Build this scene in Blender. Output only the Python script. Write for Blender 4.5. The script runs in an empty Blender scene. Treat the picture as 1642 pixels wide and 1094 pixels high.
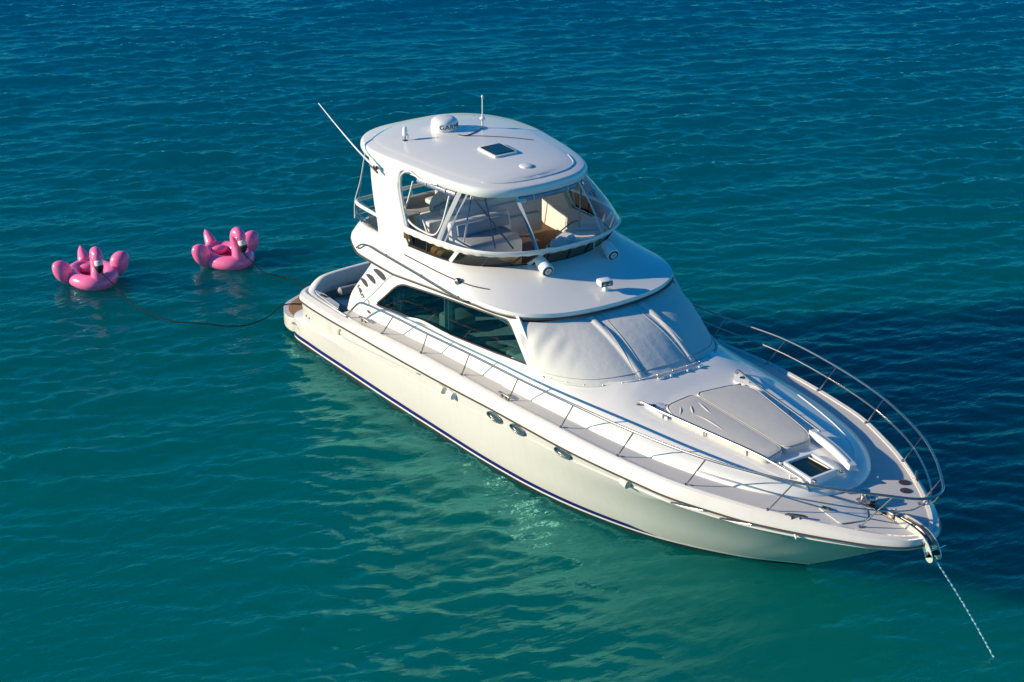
import bpy, bmesh, math, random
import numpy as np
from mathutils import Vector, Matrix
from mathutils.bvhtree import BVHTree
random.seed(7); rng = np.random.default_rng(11)
R = math.radians
scene = bpy.context.scene
COL = scene.collection

# ------------------------------------------------------------------ camera
cam_d = bpy.data.cameras.new('camera'); cam = bpy.data.objects.new('camera', cam_d); COL.objects.link(cam)
scene.camera = cam
CAM = Vector((31.982, -19.0, 15.551)); YAW, PIT = R(145.296244), R(23.655776)
cam.location = CAM
look = Vector((math.cos(PIT)*math.cos(YAW), math.cos(PIT)*math.sin(YAW), -math.sin(PIT)))
cam.rotation_euler = look.to_track_quat('-Z', 'Y').to_euler()
cam_d.sensor_width = 36.0; cam_d.lens = 3179.499*36.0/1642.0
cam_d.clip_start = 0.1; cam_d.clip_end = 9000.0

# ------------------------------------------------------------------ sky and sun
SUN_AZ, SUN_EL = 240.0, 20.0                       # where the sun stands, degrees from +x
world = bpy.data.worlds.new('World'); scene.world = world; world.use_nodes = True
nt = world.node_tree; nt.nodes.clear()
sky = nt.nodes.new('ShaderNodeTexSky'); sky.sky_type = 'NISHITA'; sky.sun_disc = False
sky.sun_elevation = R(SUN_EL); sky.sun_rotation = R(90.0-SUN_AZ)
sky.air_density = 1.0; sky.dust_density = 0.3; sky.ozone_density = 5.0; sky.altitude = 0.0
bg = nt.nodes.new('ShaderNodeBackground'); bg.inputs['Strength'].default_value = 0.11
wo = nt.nodes.new('ShaderNodeOutputWorld')
hs = nt.nodes.new('ShaderNodeHueSaturation'); hs.inputs['Saturation'].default_value = 1.95
nt.links.new(sky.outputs[0], hs.inputs['Color'])
nt.links.new(hs.outputs[0], bg.inputs['Color']); nt.links.new(bg.outputs[0], wo.inputs['Surface'])
sd = bpy.data.lights.new('sun', 'SUN'); sun = bpy.data.objects.new('sun', sd); COL.objects.link(sun)
sd.energy = 5.0; sd.angle = R(0.53); sd.color = (1.0, 0.85, 0.62)
sun.rotation_euler = Vector((-math.cos(R(SUN_AZ))*math.cos(R(SUN_EL)), -math.sin(R(SUN_AZ))*math.cos(R(SUN_EL)), -math.sin(R(SUN_EL)))).to_track_quat('-Z', 'Y').to_euler()
sun.location = (-20, -35, 30)
vs = scene.view_settings; vs.view_transform = 'Standard'; vs.look = 'None'; vs.gamma = 1.0; vs.exposure = 0.32; vs.use_curve_mapping = False
scene.cycles.max_bounces = 10; scene.cycles.transparent_max_bounces = 16

# ------------------------------------------------------------------ materials
def mat(name, color, rough=0.4, metal=0.0, spec=0.5, coat=0.0, noise=0.0, nscale=3.0, bump=0.0, bscale=40.0, bdist=0.01, sheen=0.0):
    m = bpy.data.materials.new(name); m.use_nodes = True
    n = m.node_tree; b = n.nodes['Principled BSDF']
    b.inputs['Base Color'].default_value = (*color, 1); b.inputs['Roughness'].default_value = rough
    b.inputs['Metallic'].default_value = metal; b.inputs['Specular IOR Level'].default_value = spec
    b.inputs['Coat Weight'].default_value = coat; b.inputs['Coat Roughness'].default_value = 0.06
    if sheen: b.inputs['Sheen Weight'].default_value = sheen
    tc = n.nodes.new('ShaderNodeTexCoord')
    if noise:
        t = n.nodes.new('ShaderNodeTexNoise'); t.inputs['Scale'].default_value = nscale; t.inputs['Detail'].default_value = 6
        r = n.nodes.new('ShaderNodeMapRange'); r.inputs[3].default_value = 1-noise; r.inputs[4].default_value = 1+noise*0.6
        x = n.nodes.new('ShaderNodeMix'); x.data_type = 'RGBA'; x.blend_type = 'MULTIPLY'; x.inputs[0].default_value = 1
        x.inputs[6].default_value = (*color, 1)
        n.links.new(tc.outputs['Object'], t.inputs['Vector']); n.links.new(t.outputs['Fac'], r.inputs[0])
        n.links.new(r.outputs[0], x.inputs[7]); n.links.new(x.outputs[2], b.inputs['Base Color'])
    if bump:
        t = n.nodes.new('ShaderNodeTexNoise'); t.inputs['Scale'].default_value = bscale; t.inputs['Detail'].default_value = 4
        u = n.nodes.new('ShaderNodeBump'); u.inputs['Strength'].default_value = bump; u.inputs['Distance'].default_value = bdist
        n.links.new(tc.outputs['Object'], t.inputs['Vector']); n.links.new(t.outputs['Fac'], u.inputs['Height']); n.links.new(u.outputs[0], b.inputs['Normal'])
    return m

def glass(name, tint, ior=1.45, rough=0.0, gain=1.0, bump=0.0, bscale=6.0):
    """thin sheet: tinted see-through plus Fresnel mirror"""
    m = bpy.data.materials.new(name); m.use_nodes = True; n = m.node_tree; n.nodes.clear()
    o = n.nodes.new('ShaderNodeOutputMaterial'); mx = n.nodes.new('ShaderNodeMixShader')
    t = n.nodes.new('ShaderNodeBsdfTransparent'); t.inputs[0].default_value = (*tint, 1)
    g = n.nodes.new('ShaderNodeBsdfGlossy'); g.inputs['Roughness'].default_value = rough
    fr = n.nodes.new('ShaderNodeFresnel'); fr.inputs['IOR'].default_value = ior
    mu = n.nodes.new('ShaderNodeMath'); mu.operation = 'MULTIPLY'; mu.inputs[1].default_value = gain; mu.use_clamp = True
    n.links.new(fr.outputs[0], mu.inputs[0]); n.links.new(mu.outputs[0], mx.inputs[0])
    n.links.new(t.outputs[0], mx.inputs[1]); n.links.new(g.outputs[0], mx.inputs[2]); n.links.new(mx.outputs[0], o.inputs['Surface'])
    if bump:
        tc = n.nodes.new('ShaderNodeTexCoord'); x = n.nodes.new('ShaderNodeTexNoise'); x.inputs['Scale'].default_value = bscale
        u = n.nodes.new('ShaderNodeBump'); u.inputs['Strength'].default_value = bump; u.inputs['Distance'].default_value = 0.05
        n.links.new(tc.outputs['Object'], x.inputs['Vector']); n.links.new(x.outputs['Fac'], u.inputs['Height']); n.links.new(u.outputs[0], g.inputs['Normal'])
    return m

def hull_mat(*a, **k):
    m = mat(*a, **k); n = m.node_tree; b = n.nodes['Principled BSDF']; src = b.inputs['Base Color'].links[0].from_socket
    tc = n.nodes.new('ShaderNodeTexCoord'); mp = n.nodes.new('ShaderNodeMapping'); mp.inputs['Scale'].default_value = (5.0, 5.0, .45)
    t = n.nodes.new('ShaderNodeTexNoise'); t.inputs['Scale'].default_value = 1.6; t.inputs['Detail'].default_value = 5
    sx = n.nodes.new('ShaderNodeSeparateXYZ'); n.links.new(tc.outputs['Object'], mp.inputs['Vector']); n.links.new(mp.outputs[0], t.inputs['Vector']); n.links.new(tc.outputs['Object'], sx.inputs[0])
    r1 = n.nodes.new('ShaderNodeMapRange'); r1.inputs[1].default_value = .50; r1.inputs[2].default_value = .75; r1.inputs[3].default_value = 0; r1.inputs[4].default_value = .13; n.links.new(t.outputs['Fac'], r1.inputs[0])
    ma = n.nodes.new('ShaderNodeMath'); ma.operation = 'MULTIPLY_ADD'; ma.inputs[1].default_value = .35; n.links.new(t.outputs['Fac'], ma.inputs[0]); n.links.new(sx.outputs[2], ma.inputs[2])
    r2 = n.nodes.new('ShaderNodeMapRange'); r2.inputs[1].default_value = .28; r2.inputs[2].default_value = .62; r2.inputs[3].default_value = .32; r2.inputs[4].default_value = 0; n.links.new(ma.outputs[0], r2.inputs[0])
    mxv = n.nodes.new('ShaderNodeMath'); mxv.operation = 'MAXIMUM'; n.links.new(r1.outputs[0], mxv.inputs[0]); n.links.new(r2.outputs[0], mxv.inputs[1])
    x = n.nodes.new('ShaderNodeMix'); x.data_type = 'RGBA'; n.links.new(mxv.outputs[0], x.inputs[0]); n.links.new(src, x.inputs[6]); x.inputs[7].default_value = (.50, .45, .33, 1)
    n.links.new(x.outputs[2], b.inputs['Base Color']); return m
M = dict(
    gel=mat('white_gelcoat', (.80, .785, .75), .28, coat=.35, noise=.03, nscale=1.2),
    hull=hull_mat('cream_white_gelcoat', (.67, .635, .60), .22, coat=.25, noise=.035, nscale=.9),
    shade=mat('light_grey_gelcoat', (.62, .62, .60), .35, coat=.2, noise=.03),
    deck=mat('grey_nonskid', (.56, .54, .52), .75, noise=.06, nscale=5, bump=.25, bscale=220, bdist=.002),
    canvas=mat('white_canvas', (.66, .65, .62), .85, noise=.05, nscale=2.5, bump=.35, bscale=5.5, bdist=.02, sheen=.1),
    pad=mat('grey_cushion', (.56, .54, .50), .8, noise=.04, nscale=4, bump=.3, bscale=4, bdist=.015),
    seam=mat('grey_stitching', (.46, .45, .43), .8),
    vinyl_white=mat('white_vinyl_upholstery', (.72, .70, .66), .5, noise=.04, nscale=5),
    vinyl_grey=mat('grey_vinyl_upholstery', (.34, .34, .34), .55, noise=.05, nscale=5),
    beige=mat('beige_liner', (.66, .64, .60), .6, noise=.04),
    steel=mat('polished_steel', (.52, .48, .46), .26, metal=1.0),
    dsteel=mat('weathered_steel', (.26, .23, .22), .35, metal=1.0, noise=.15, nscale=20),
    black=mat('black_rubber', (.018, .016, .02), .5),
    rub=mat('dark_rub_strip', (.07, .055, .06), .45),
    anti=mat('black_antifouling', (.02, .02, .022), .6),
    navy=mat('navy_stripe', (.010, .008, .14), .3, coat=.3),
    teak=mat('teak_planks', (.36, .19, .085), .6, noise=.2, nscale=9),
    floor=mat('brown_carpet', (.13, .062, .032), .85, noise=.15, nscale=12),
    plum=mat('dark_grey_vent', (.045, .03, .05), .45),
    plastic=mat('white_plastic', (.78, .78, .77), .35, coat=.1),
    cream=mat('cream_plastic', (.74, .70, .55), .4),
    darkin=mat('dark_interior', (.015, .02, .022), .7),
    cloth=mat('salon_curtain', (.30, .36, .36), .8),
    sofa=mat('salon_upholstery', (.40, .38, .30), .7),
    lens=mat('lamp_lens', (.05, .08, .12), .08, coat=.6),
    pink=mat('pink_pvc', (.98, .185, .40), .24, coat=.4, noise=.05, nscale=2.0),
    pinkseat=mat('deep_pink_pvc', (.80, .06, .34), .3, coat=.3),
    birdwhite=mat('white_print', (.82, .66, .68), .3),
    rope=mat('dark_rope', (.008, .009, .012), .7, spec=.15),
    clear=glass('clear_vinyl', (.90, .93, .96), 1.5, .02, 2.2, bump=.25, bscale=3.0),
    roll=mat('rolled_clear_vinyl', (.26, .29, .42), .18, coat=.6, noise=.5, nscale=9, bump=.4, bscale=12),
    tint=glass('smoked_windscreen', (.42, .33, .20), 1.45, .01, 1.0),
    salon=glass('dark_salon_glass', (.30, .52, .56), 1.5, .0, 1.4),
)

# anchor rope: light blue braid with white flecks
def rope_mat():
    m = mat('blue_braided_rope', (.25, .5, .6), .8); n = m.node_tree; b = n.nodes['Principled BSDF']
    tc = n.nodes.new('ShaderNodeTexCoord'); w = n.nodes.new('ShaderNodeTexWave'); w.bands_direction = 'Z'; w.inputs['Scale'].default_value = 4.2; w.inputs['Distortion'].default_value = 5.0; w.inputs['Detail Scale'].default_value = 2.5
    c = n.nodes.new('ShaderNodeValToRGB'); c.color_ramp.elements[0].color = (.04, .24, .36, 1); c.color_ramp.elements[1].color = (.42, .58, .60, 1)
    c.color_ramp.elements[0].position = .35; c.color_ramp.elements[1].position = .65
    n.links.new(tc.outputs['Object'], w.inputs['Vector']); n.links.new(w.outputs['Fac'], c.inputs[0]); n.links.new(c.outputs[0], b.inputs['Base Color'])
    return m
M['bluerope'] = rope_mat()

def water_mat():
    m = bpy.data.materials.new('sea_water'); m.use_nodes = True; n = m.node_tree; n.nodes.clear()
    o = n.nodes.new('ShaderNodeOutputMaterial'); mx = n.nodes.new('ShaderNodeMixShader')
    g = n.nodes.new('ShaderNodeBsdfGlossy'); g.inputs['Roughness'].default_value = .03; g.inputs['Color'].default_value = (.36, 1.0, .87, 1)
    fr = n.nodes.new('ShaderNodeFresnel'); fr.inputs['IOR'].default_value = 1.50
    ss = n.nodes.new('ShaderNodeSubsurfaceScattering'); ss.falloff = 'BURLEY'; ss.inputs['Scale'].default_value = 1.0; ss.inputs['Radius'].default_value = (2.6, 3.4, 3.8)
    flat = n.nodes.new('ShaderNodeCombineXYZ'); flat.inputs[2].default_value = 1.0      # light welling up from below does not follow the ripples
    tc = n.nodes.new('ShaderNodeTexCoord')
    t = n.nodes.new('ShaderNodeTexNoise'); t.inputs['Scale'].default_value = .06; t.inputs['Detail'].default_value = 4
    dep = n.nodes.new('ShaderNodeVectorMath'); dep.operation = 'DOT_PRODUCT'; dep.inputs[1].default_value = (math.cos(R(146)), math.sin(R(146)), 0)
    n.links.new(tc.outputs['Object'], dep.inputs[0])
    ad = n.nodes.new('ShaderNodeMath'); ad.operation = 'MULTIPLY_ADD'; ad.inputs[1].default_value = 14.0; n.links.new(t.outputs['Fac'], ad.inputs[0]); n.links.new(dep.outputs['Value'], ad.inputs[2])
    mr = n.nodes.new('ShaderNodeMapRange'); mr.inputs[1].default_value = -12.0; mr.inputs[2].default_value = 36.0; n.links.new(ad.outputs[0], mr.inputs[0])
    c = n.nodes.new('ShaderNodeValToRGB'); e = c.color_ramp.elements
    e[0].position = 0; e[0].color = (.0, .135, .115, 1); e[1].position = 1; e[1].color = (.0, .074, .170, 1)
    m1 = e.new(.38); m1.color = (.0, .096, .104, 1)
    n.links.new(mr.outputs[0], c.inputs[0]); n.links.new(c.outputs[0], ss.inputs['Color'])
    n.links.new(flat.outputs[0], ss.inputs['Normal'])
    mp = n.nodes.new('ShaderNodeMapping'); mp.inputs['Rotation'].default_value = (0, 0, R(-WAVE_AZ)); mp.inputs['Scale'].default_value = (1.0, .42, 1)
    n1 = n.nodes.new('ShaderNodeTexNoise'); n1.inputs['Scale'].default_value = 8.0; n1.inputs['Detail'].default_value = 4; n1.inputs['Roughness'].default_value = .5
    u = n.nodes.new('ShaderNodeBump'); u.inputs['Strength'].default_value = .7; u.inputs['Distance'].default_value = .04
    n.links.new(tc.outputs['Object'], mp.inputs['Vector']); n.links.new(mp.outputs[0], n1.inputs['Vector'])
    n.links.new(n1.outputs['Fac'], u.inputs['Height']); n.links.new(u.outputs[0], g.inputs['Normal']); n.links.new(u.outputs[0], fr.inputs['Normal'])
    n.links.new(fr.outputs[0], mx.inputs[0]); n.links.new(ss.outputs[0], mx.inputs[1]); n.links.new(g.outputs[0], mx.inputs[2]); n.links.new(mx.outputs[0], o.inputs['Surface'])
    return m

# ------------------------------------------------------------------ geometry helpers
def crv(pts, n, closed=False):
    """smooth curve through pts (centripetal Catmull-Rom), n points evenly spaced along it"""
    P = np.array(pts, float)
    if len(P) == 2: return P[0]+(P[1]-P[0])*np.linspace(0, 1, n)[:, None]
    if closed: P = np.vstack([P[-1], P, P[0], P[1]])
    else: P = np.vstack([2*P[0]-P[1], P, 2*P[-1]-P[-2]])
    out = []
    for i in range(1, len(P)-2):
        p0, p1, p2, p3 = P[i-1:i+3]
        t0 = 0; t1 = t0+max(np.linalg.norm(p1-p0), 1e-6)**.5; t2 = t1+max(np.linalg.norm(p2-p1), 1e-6)**.5; t3 = t2+max(np.linalg.norm(p3-p2), 1e-6)**.5
        t = np.linspace(t1, t2, 24, endpoint=False)[:, None]
        a1 = (t1-t)/(t1-t0)*p0+(t-t0)/(t1-t0)*p1; a2 = (t2-t)/(t2-t1)*p1+(t-t1)/(t2-t1)*p2; a3 = (t3-t)/(t3-t2)*p2+(t-t2)/(t3-t2)*p3
        b1 = (t2-t)/(t2-t0)*a1+(t-t0)/(t2-t0)*a2; b2 = (t3-t)/(t3-t1)*a2+(t-t1)/(t3-t1)*a3
        out.append((t2-t)/(t2-t1)*b1+(t-t1)/(t2-t1)*b2)
    out.append(P[-2][None]); Q = np.vstack(out)
    return resample(Q, n)
def resample(Q, n):
    Q = np.array(Q, float); d = np.r_[0, np.cumsum(np.linalg.norm(np.diff(Q, axis=0), axis=1))]
    s = np.linspace(0, d[-1], n)
    return np.stack([np.interp(s, d, Q[:, k]) for k in range(Q.shape[1])], 1)
def lerp(x, xs, ys): return float(np.interp(x, xs, ys))
def obj(name, bm, m, parent=None, smooth=35, label=None):
    if smooth:
        bmesh.ops.recalc_face_normals(bm, faces=bm.faces)
        for f in bm.faces: f.smooth = True
        for e in bm.edges:
            if len(e.link_faces) == 2 and e.calc_face_angle(0) > R(smooth): e.smooth = False
    me = bpy.data.meshes.new(name); bm.to_mesh(me); bm.free()
    for k in (m if isinstance(m, (list, tuple)) else [m]): me.materials.append(k)
    o = bpy.data.objects.new(name, me); COL.objects.link(o)
    if parent: o.parent = parent
    if label: o['label'] = label
    return o
def empty(name, loc=(0, 0, 0), rz=0, label=None, cat=None, group=None):
    o = bpy.data.objects.new(name, None); COL.objects.link(o); o.location = loc; o.rotation_euler = (0, 0, rz); o.empty_display_size = .3
    tag(o, label, cat, group); return o
def tag(o, label=None, cat=None, group=None, kind=None):
    for k, v in (('label', label), ('category', cat), ('group', group), ('kind', kind)):
        if v: o[k] = v
    return o
def V(*a): return Vector(a)
def loft(bm, levels, closed=False, mi=None):
    rows = [[bm.verts.new(p) for p in L] for L in levels]
    for k in range(len(rows)-1):
        a, b = rows[k], rows[k+1]; n = len(a)
        for i in range(n if closed else n-1):
            j = (i+1) % n
            try:
                f = bm.faces.new((a[i], a[j], b[j], b[i]))
                if mi: f.material_index = mi[k]
            except ValueError: pass
    return rows
def weld(bm, d=1e-4):
    bmesh.ops.remove_doubles(bm, verts=bm.verts, dist=d)
    bmesh.ops.dissolve_degenerate(bm, edges=bm.edges, dist=1e-5)
def full(half):
    """half-breadth curve from the aft centre to the front (y >= 0) -> whole curve front-starboard-aft-port-front"""
    h = np.array(half); s = h.copy(); s[:, 1] *= -1
    return np.vstack([s[::-1], h[1:] if abs(h[0, 1]) < 1e-6 else h])
def tube(bm, path, r, seg=8, closed=False, caps=True):
    P = [Vector(p) for p in path]; n = len(P)
    rr = r if hasattr(r, '__len__') else [r]*n
    rings = []; up = None
    for i in range(n):
        a = P[(i-1) % n] if (closed or i) else P[0]; b = P[(i+1) % n] if (closed or i < n-1) else P[-1]
        t = (b-a).normalized()
        if up is None:
            up = Vector((0, 0, 1)) if abs(t.z) < .9 else Vector((1, 0, 0))
        x = (up-t*up.dot(t)).normalized(); y = t.cross(x); up = x
        rings.append([bm.verts.new(P[i]+(x*math.cos(q)+y*math.sin(q))*rr[i]) for q in [2*math.pi*k/seg for k in range(seg)]])
    for i in range(n if closed else n-1):
        a, b = rings[i], rings[(i+1) % n]
        for k in range(seg): bm.faces.new((a[k], a[(k+1) % seg], b[(k+1) % seg], b[k]))
    if caps and not closed: bm.faces.new(rings[0]); bm.faces.new(rings[-1][::-1])
def strap(bm, path, w, t, nrm):
    """flat band of width w and thickness t along path; nrm = facing direction"""
    P = [Vector(p) for p in path]; N = Vector(nrm).normalized(); rows = []
    for i, p in enumerate(P):
        d = (P[min(i+1, len(P)-1)]-P[max(i-1, 0)]).normalized(); s = d.cross(N).normalized(); q = s.cross(d).normalized()
        rows.append([p+s*w/2+q*t/2, p-s*w/2+q*t/2, p-s*w/2-q*t/2, p+s*w/2-q*t/2])
    r = loft(bm, rows, closed=True); bm.faces.new(r[0]); bm.faces.new(r[-1][::-1])
def box(bm, c, s, rz=0, bev=0.0, ry=0, rx=0, segs=2):
    r = bmesh.ops.create_cube(bm, size=1.0); vs_ = r['verts']
    mtx = Matrix.Translation(Vector(c)) @ Matrix.Rotation(rz, 4, 'Z') @ Matrix.Rotation(ry, 4, 'Y') @ Matrix.Rotation(rx, 4, 'X') @ Matrix.Diagonal((*s, 1))
    bmesh.ops.transform(bm, matrix=mtx, verts=vs_)
    if bev:
        es = list({e for v in vs_ for e in v.link_edges}); bmesh.ops.bevel(bm, geom=es, offset=bev, segments=segs, affect='EDGES', profile=.5)
def ellip(bm, c, s, rot=None, u=24, v=14):
    r = bmesh.ops.create_uvsphere(bm, u_segments=u, v_segments=v, radius=1.0)
    mtx = Matrix.Translation(Vector(c)) @ (rot or Matrix.Identity(4)) @ Matrix.Diagonal((*s, 1))
    bmesh.ops.transform(bm, matrix=mtx, verts=r['verts']); return r['verts']
def lathe(bm, prof, c, axis=(0, 0, 1), seg=28):
    a = Vector(axis).normalized(); x = a.orthogonal().normalized(); y = a.cross(x); c = Vector(c); rows = []
    for r, h in prof: rows.append([c+a*h+(x*math.cos(2*math.pi*k/seg)+y*math.sin(2*math.pi*k/seg))*max(r, 1e-4) for k in range(seg)])
    R_ = loft(bm, rows, closed=True); bm.faces.new(R_[0][::-1]); bm.faces.new(R_[-1])
def prism(bm, poly, z0, z1, bev=0.0, segs=3, zf=None):
    """extrude an xy polygon; zf(x,y) adds to the height"""
    zf = zf or (lambda x, y: 0)
    a = [bm.verts.new((p[0], p[1], z0+zf(*p))) for p in poly]; b = [bm.verts.new((p[0], p[1], z1+zf(*p))) for p in poly]
    n = len(poly); fs = [bm.faces.new(a[::-1]), bm.faces.new(b)]
    for i in range(n): fs.append(bm.faces.new((a[i], a[(i+1) % n], b[(i+1) % n], b[i])))
    if bev:
        es = list(fs[1].edges); bmesh.ops.bevel(bm, geom=es, offset=bev, segments=segs, affect='EDGES', profile=.5)
def roundpoly(P, rad, k=6):
    """polygon with rounded corners"""
    out = []; n = len(P)
    for i in range(n):
        p = Vector(P[i]); a = Vector(P[i-1]); b = Vector(P[(i+1) % n]); r = rad[i] if hasattr(rad, '__len__') else rad
        if r <= 0: out.append(p); continue
        da, db = (a-p), (b-p); r = min(r, da.length*.49, db.length*.49); s = p+da.normalized()*r; e = p+db.normalized()*r
        for j in range(k+1):
            t = j/k; out.append(s*(1-t)**2+p*2*t*(1-t)+e*t*t)
    return out
def text_bm(s, size, shear=0.0, depth=.003):
    c = bpy.data.curves.new('t', 'FONT'); c.body = s; c.size = size; c.shear = shear; c.align_x = 'CENTER'; c.align_y = 'CENTER'; c.extrude = depth; c.resolution_u = 3
    o = bpy.data.objects.new('t', c); COL.objects.link(o); dg = bpy.context.evaluated_depsgraph_get()
    me = bpy.data.meshes.new_from_object(o.evaluated_get(dg)); bm = bmesh.new(); bm.from_mesh(me)
    bpy.data.objects.remove(o); bpy.data.meshes.remove(me); bpy.data.curves.remove(c); return bm

# ------------------------------------------------------------------ sea
WAVE_AZ = 156.0
def build_sea():
    step = .072
    # the patch of real waves lies round the boat; its axes follow the wave direction
    a = R(145.3); ex = np.array([math.cos(a), math.sin(a)]); ey = np.array([-ex[1], ex[0]])
    cen = np.array([4.5, 1.5])
    us = np.arange(-24, 44+1e-6, step); vs_ = np.arange(-32, 32+1e-6, step)
    U, W = np.meshgrid(us, vs_, indexing='ij'); X = cen[0]+U*ex[0]+W*ey[0]; Y = cen[1]+U*ex[1]+W*ey[1]
    Z = np.zeros_like(X); DX = np.zeros_like(X); DY = np.zeros_like(X)
    n = 150
    lam = np.exp(rng.uniform(np.log(.25), np.log(2.4), n)); th = R(WAVE_AZ)+rng.normal(0, R(20), n)*np.where(lam < .8, 1.5, .8)
    amp = .0088*lam**1.0*rng.uniform(.5, 1.3, n)*np.interp(lam, [.25, .45, .8, 1.4, 2.4], [1.2, 1.5, 1.2, .6, .4])
    ph = rng.uniform(0, 2*math.pi, n)
    for l, t, A, p in zip(lam, th, amp, ph):
        k = 2*math.pi/l; c, s = math.cos(t), math.sin(t); q = k*(c*X+s*Y)+p
        Z += A*.62*np.sin(q); D = A*.34*np.cos(q); DX -= c*D; DY -= s*D
    # gusts: patches of livelier and calmer water
    G = np.zeros_like(X)
    for _ in range(14):
        l = rng.uniform(6, 18); t = R(WAVE_AZ)+rng.normal(0, R(50)); k = 2*math.pi/l
        G += np.sin(k*(math.cos(t)*X+math.sin(t)*Y)+rng.uniform(0, 6.28))
    G = np.clip(.88+.30*G/2.6, .42, 1.5)*np.interp(U, [-14, 2, 12], [.62, .72, 1.0])      # sheltered, calmer water on the near side
    ed = np.minimum.reduce([U-us[0], us[-1]-U, W-vs_[0], vs_[-1]-W]); F = np.clip(ed/3.0, 0, 1); F = F*F*(3-2*F)*G
    Z *= F; X = X+DX*F; Y = Y+DY*F
    nu, nv = X.shape; co = np.stack([X, Y, Z], -1).reshape(-1, 3)
    idx = np.arange(nu*nv).reshape(nu, nv)
    quads = np.stack([idx[:-1, :-1], idx[1:, :-1], idx[1:, 1:], idx[:-1, 1:]], -1).reshape(-1, 4)
    # ring out to the horizon
    corners = [idx[0, 0], idx[-1, 0], idx[-1, -1], idx[0, -1]]
    far = []
    for (u, w) in ((-4000, -4000), (4000, -4000), (4000, 4000), (-4000, 4000)):
        far.append([cen[0]+u*ex[0]+w*ey[0], cen[1]+u*ex[1]+w*ey[1], 0])
    base = len(co); co = np.vstack([co, far]); extra = [[corners[i], base+i, base+(i+1) % 4, corners[(i+1) % 4]] for i in range(4)]
    quads = np.vstack([quads, extra]).astype(np.int32)
    me = bpy.data.meshes.new('sea'); me.vertices.add(len(co)); me.vertices.foreach_set('co', co.astype(np.float32).ravel())
    me.loops.add(quads.size); me.loops.foreach_set('vertex_index', quads.ravel())
    me.polygons.add(len(quads)); me.polygons.foreach_set('loop_start', np.arange(0, quads.size, 4, dtype=np.int32))
    me.update(calc_edges=True); me.validate()
    me.polygons.foreach_set('use_smooth', np.ones(len(me.polygons), dtype=bool))
    o = bpy.data.objects.new('sea', me); COL.objects.link(o); me.materials.append(water_mat()); o['kind'] = 'structure'; o['label'] = 'teal and blue rippled sea water'; return me
sea_me = build_sea()

# ================================================================== the yacht (x forward, y to port, z up from the waterline)
yacht = empty('motor_yacht', (0, 0, 0), 0, 'large white flybridge motor yacht with hardtop and navy stripe, lying at anchor', 'yacht')
DX_ = [0, 2.25, 3.58, 4.9, 6.2, 7.6, 9.06, 10.43, 11.8, 13.1, 14.21, 15.2]; DZ_ = [1.08, 1.137, 1.27, 1.372, 1.44, 1.50, 1.594, 1.624, 1.646, 1.648, 1.634, 1.61]
def dz(x): return lerp(x, DX_, DZ_)
POST = [(1.0, 2.10), (2.25, 2.18), (4, 2.19), (6, 2.19), (9.06, 2.18), (10.43, 2.095), (11.8, 1.857), (13.1, 1.374), (13.75, 1.0), (14.21, .62), (14.5, .30), (14.62, 0)]
NH = 150
RUB = [(.30, 0, 1.0), (.32, 1.5, 1.0), (.42, 2.05, .985), (.62, 2.27, .975), (1.0, 2.325, .98), (1.77, 2.34, .995), (2.6, 2.354, 1.034), (3.9, 2.365, 1.095), (5.4, 2.365, 1.165), (6.6, 2.365, 1.24), (7.3, 2.365, 1.287), (8.47, 2.36, 1.345), (9.6, 2.33, 1.39), (10.94, 2.19, 1.432), (11.67, 2.06, 1.438), (12.5, 1.78, 1.445), (12.95, 1.60, 1.45), (13.55, 1.30, 1.472), (14.1, .98, 1.495), (14.6, .63, 1.51), (14.9, .32, 1.525), (15.02, 0, 1.53)]
rub = crv(RUB, NH)
def rub_y(x): k = rub[:, 1].argmax(); return lerp(x, rub[k:, 0], rub[k:, 1]) if x > rub[k, 0] else lerp(x, rub[:k+1, 0], rub[:k+1, 1])
def rub_z(x): return lerp(x, rub[:, 0], rub[:, 2])
def knuckle_drop(x): return lerp(x, [0, 2, 5, 8.5, 11, 14, 15], [.40, .38, .30, .20, .13, .09, .07])
def off(c, dy, dzv, dxstem=0.0):
    """move a half curve inboard by dy and up by dzv"""
    c = np.array(c); o = c.copy(); t = np.gradient(c[:, :2], axis=0); t /= np.maximum(np.linalg.norm(t, axis=1), 1e-9)[:, None]
    nrm = np.stack([t[:, 1], -t[:, 0]], 1)              # outboard of an aft-to-bow curve with y >= 0 is (-ty, tx); inboard is the opposite
    o[:, 0] += nrm[:, 0]*dy; o[:, 1] += nrm[:, 1]*dy; o[:, 2] += dzv if not callable(dzv) else np.array([dzv(x) for x in c[:, 0]])
    o[0, 1] = max(c[0, 1], 0) if c[0, 1] < 1e-6 else o[0, 1]
    o[:, 1] = np.maximum(o[:, 1], 0); 
    if c[-1, 1] < 1e-6: o[-1, 1] = 0
    return o
def stern(xt, y, z): return [(xt-.06, 0, z), (xt-.04, y*.65, z), (xt+.03, y-.22, z), (xt+.22, y-.035, z)]
keel = crv(stern(.05, 2.05, -.5)+[(4, 2.08, -.5), (7, 1.92, -.5), (9.3, 1.45, -.5), (10.8, .8, -.5), (11.6, .32, -.5), (11.95, 0, -.5)], NH)
def wl(z):
    f = z/.5
    return crv(stern(.02+.2*z, 2.24+.04*f, z)+[(1.0, 2.255+.03*f, z), (2.4, 2.25+.03*f, z), (3.8, 2.24+.04*f, z), (5.4, 2.2+.07*f, z), (6.9, 2.15+.1*f, z), (8.2, 2.03+.14*f, z), (9.3, 1.81+.2*f, z), (10.45, 1.44+.28*f, z), (11.2, 1.06+.36*f, z), (11.9, .59+.48*f, z), (12.3, .22+.61*f, z), (12.5, .02+.66*f, z), (12.52+.42*f, .0+.37*f, z), (12.52+.8*f, 0, z)], NH)
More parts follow.
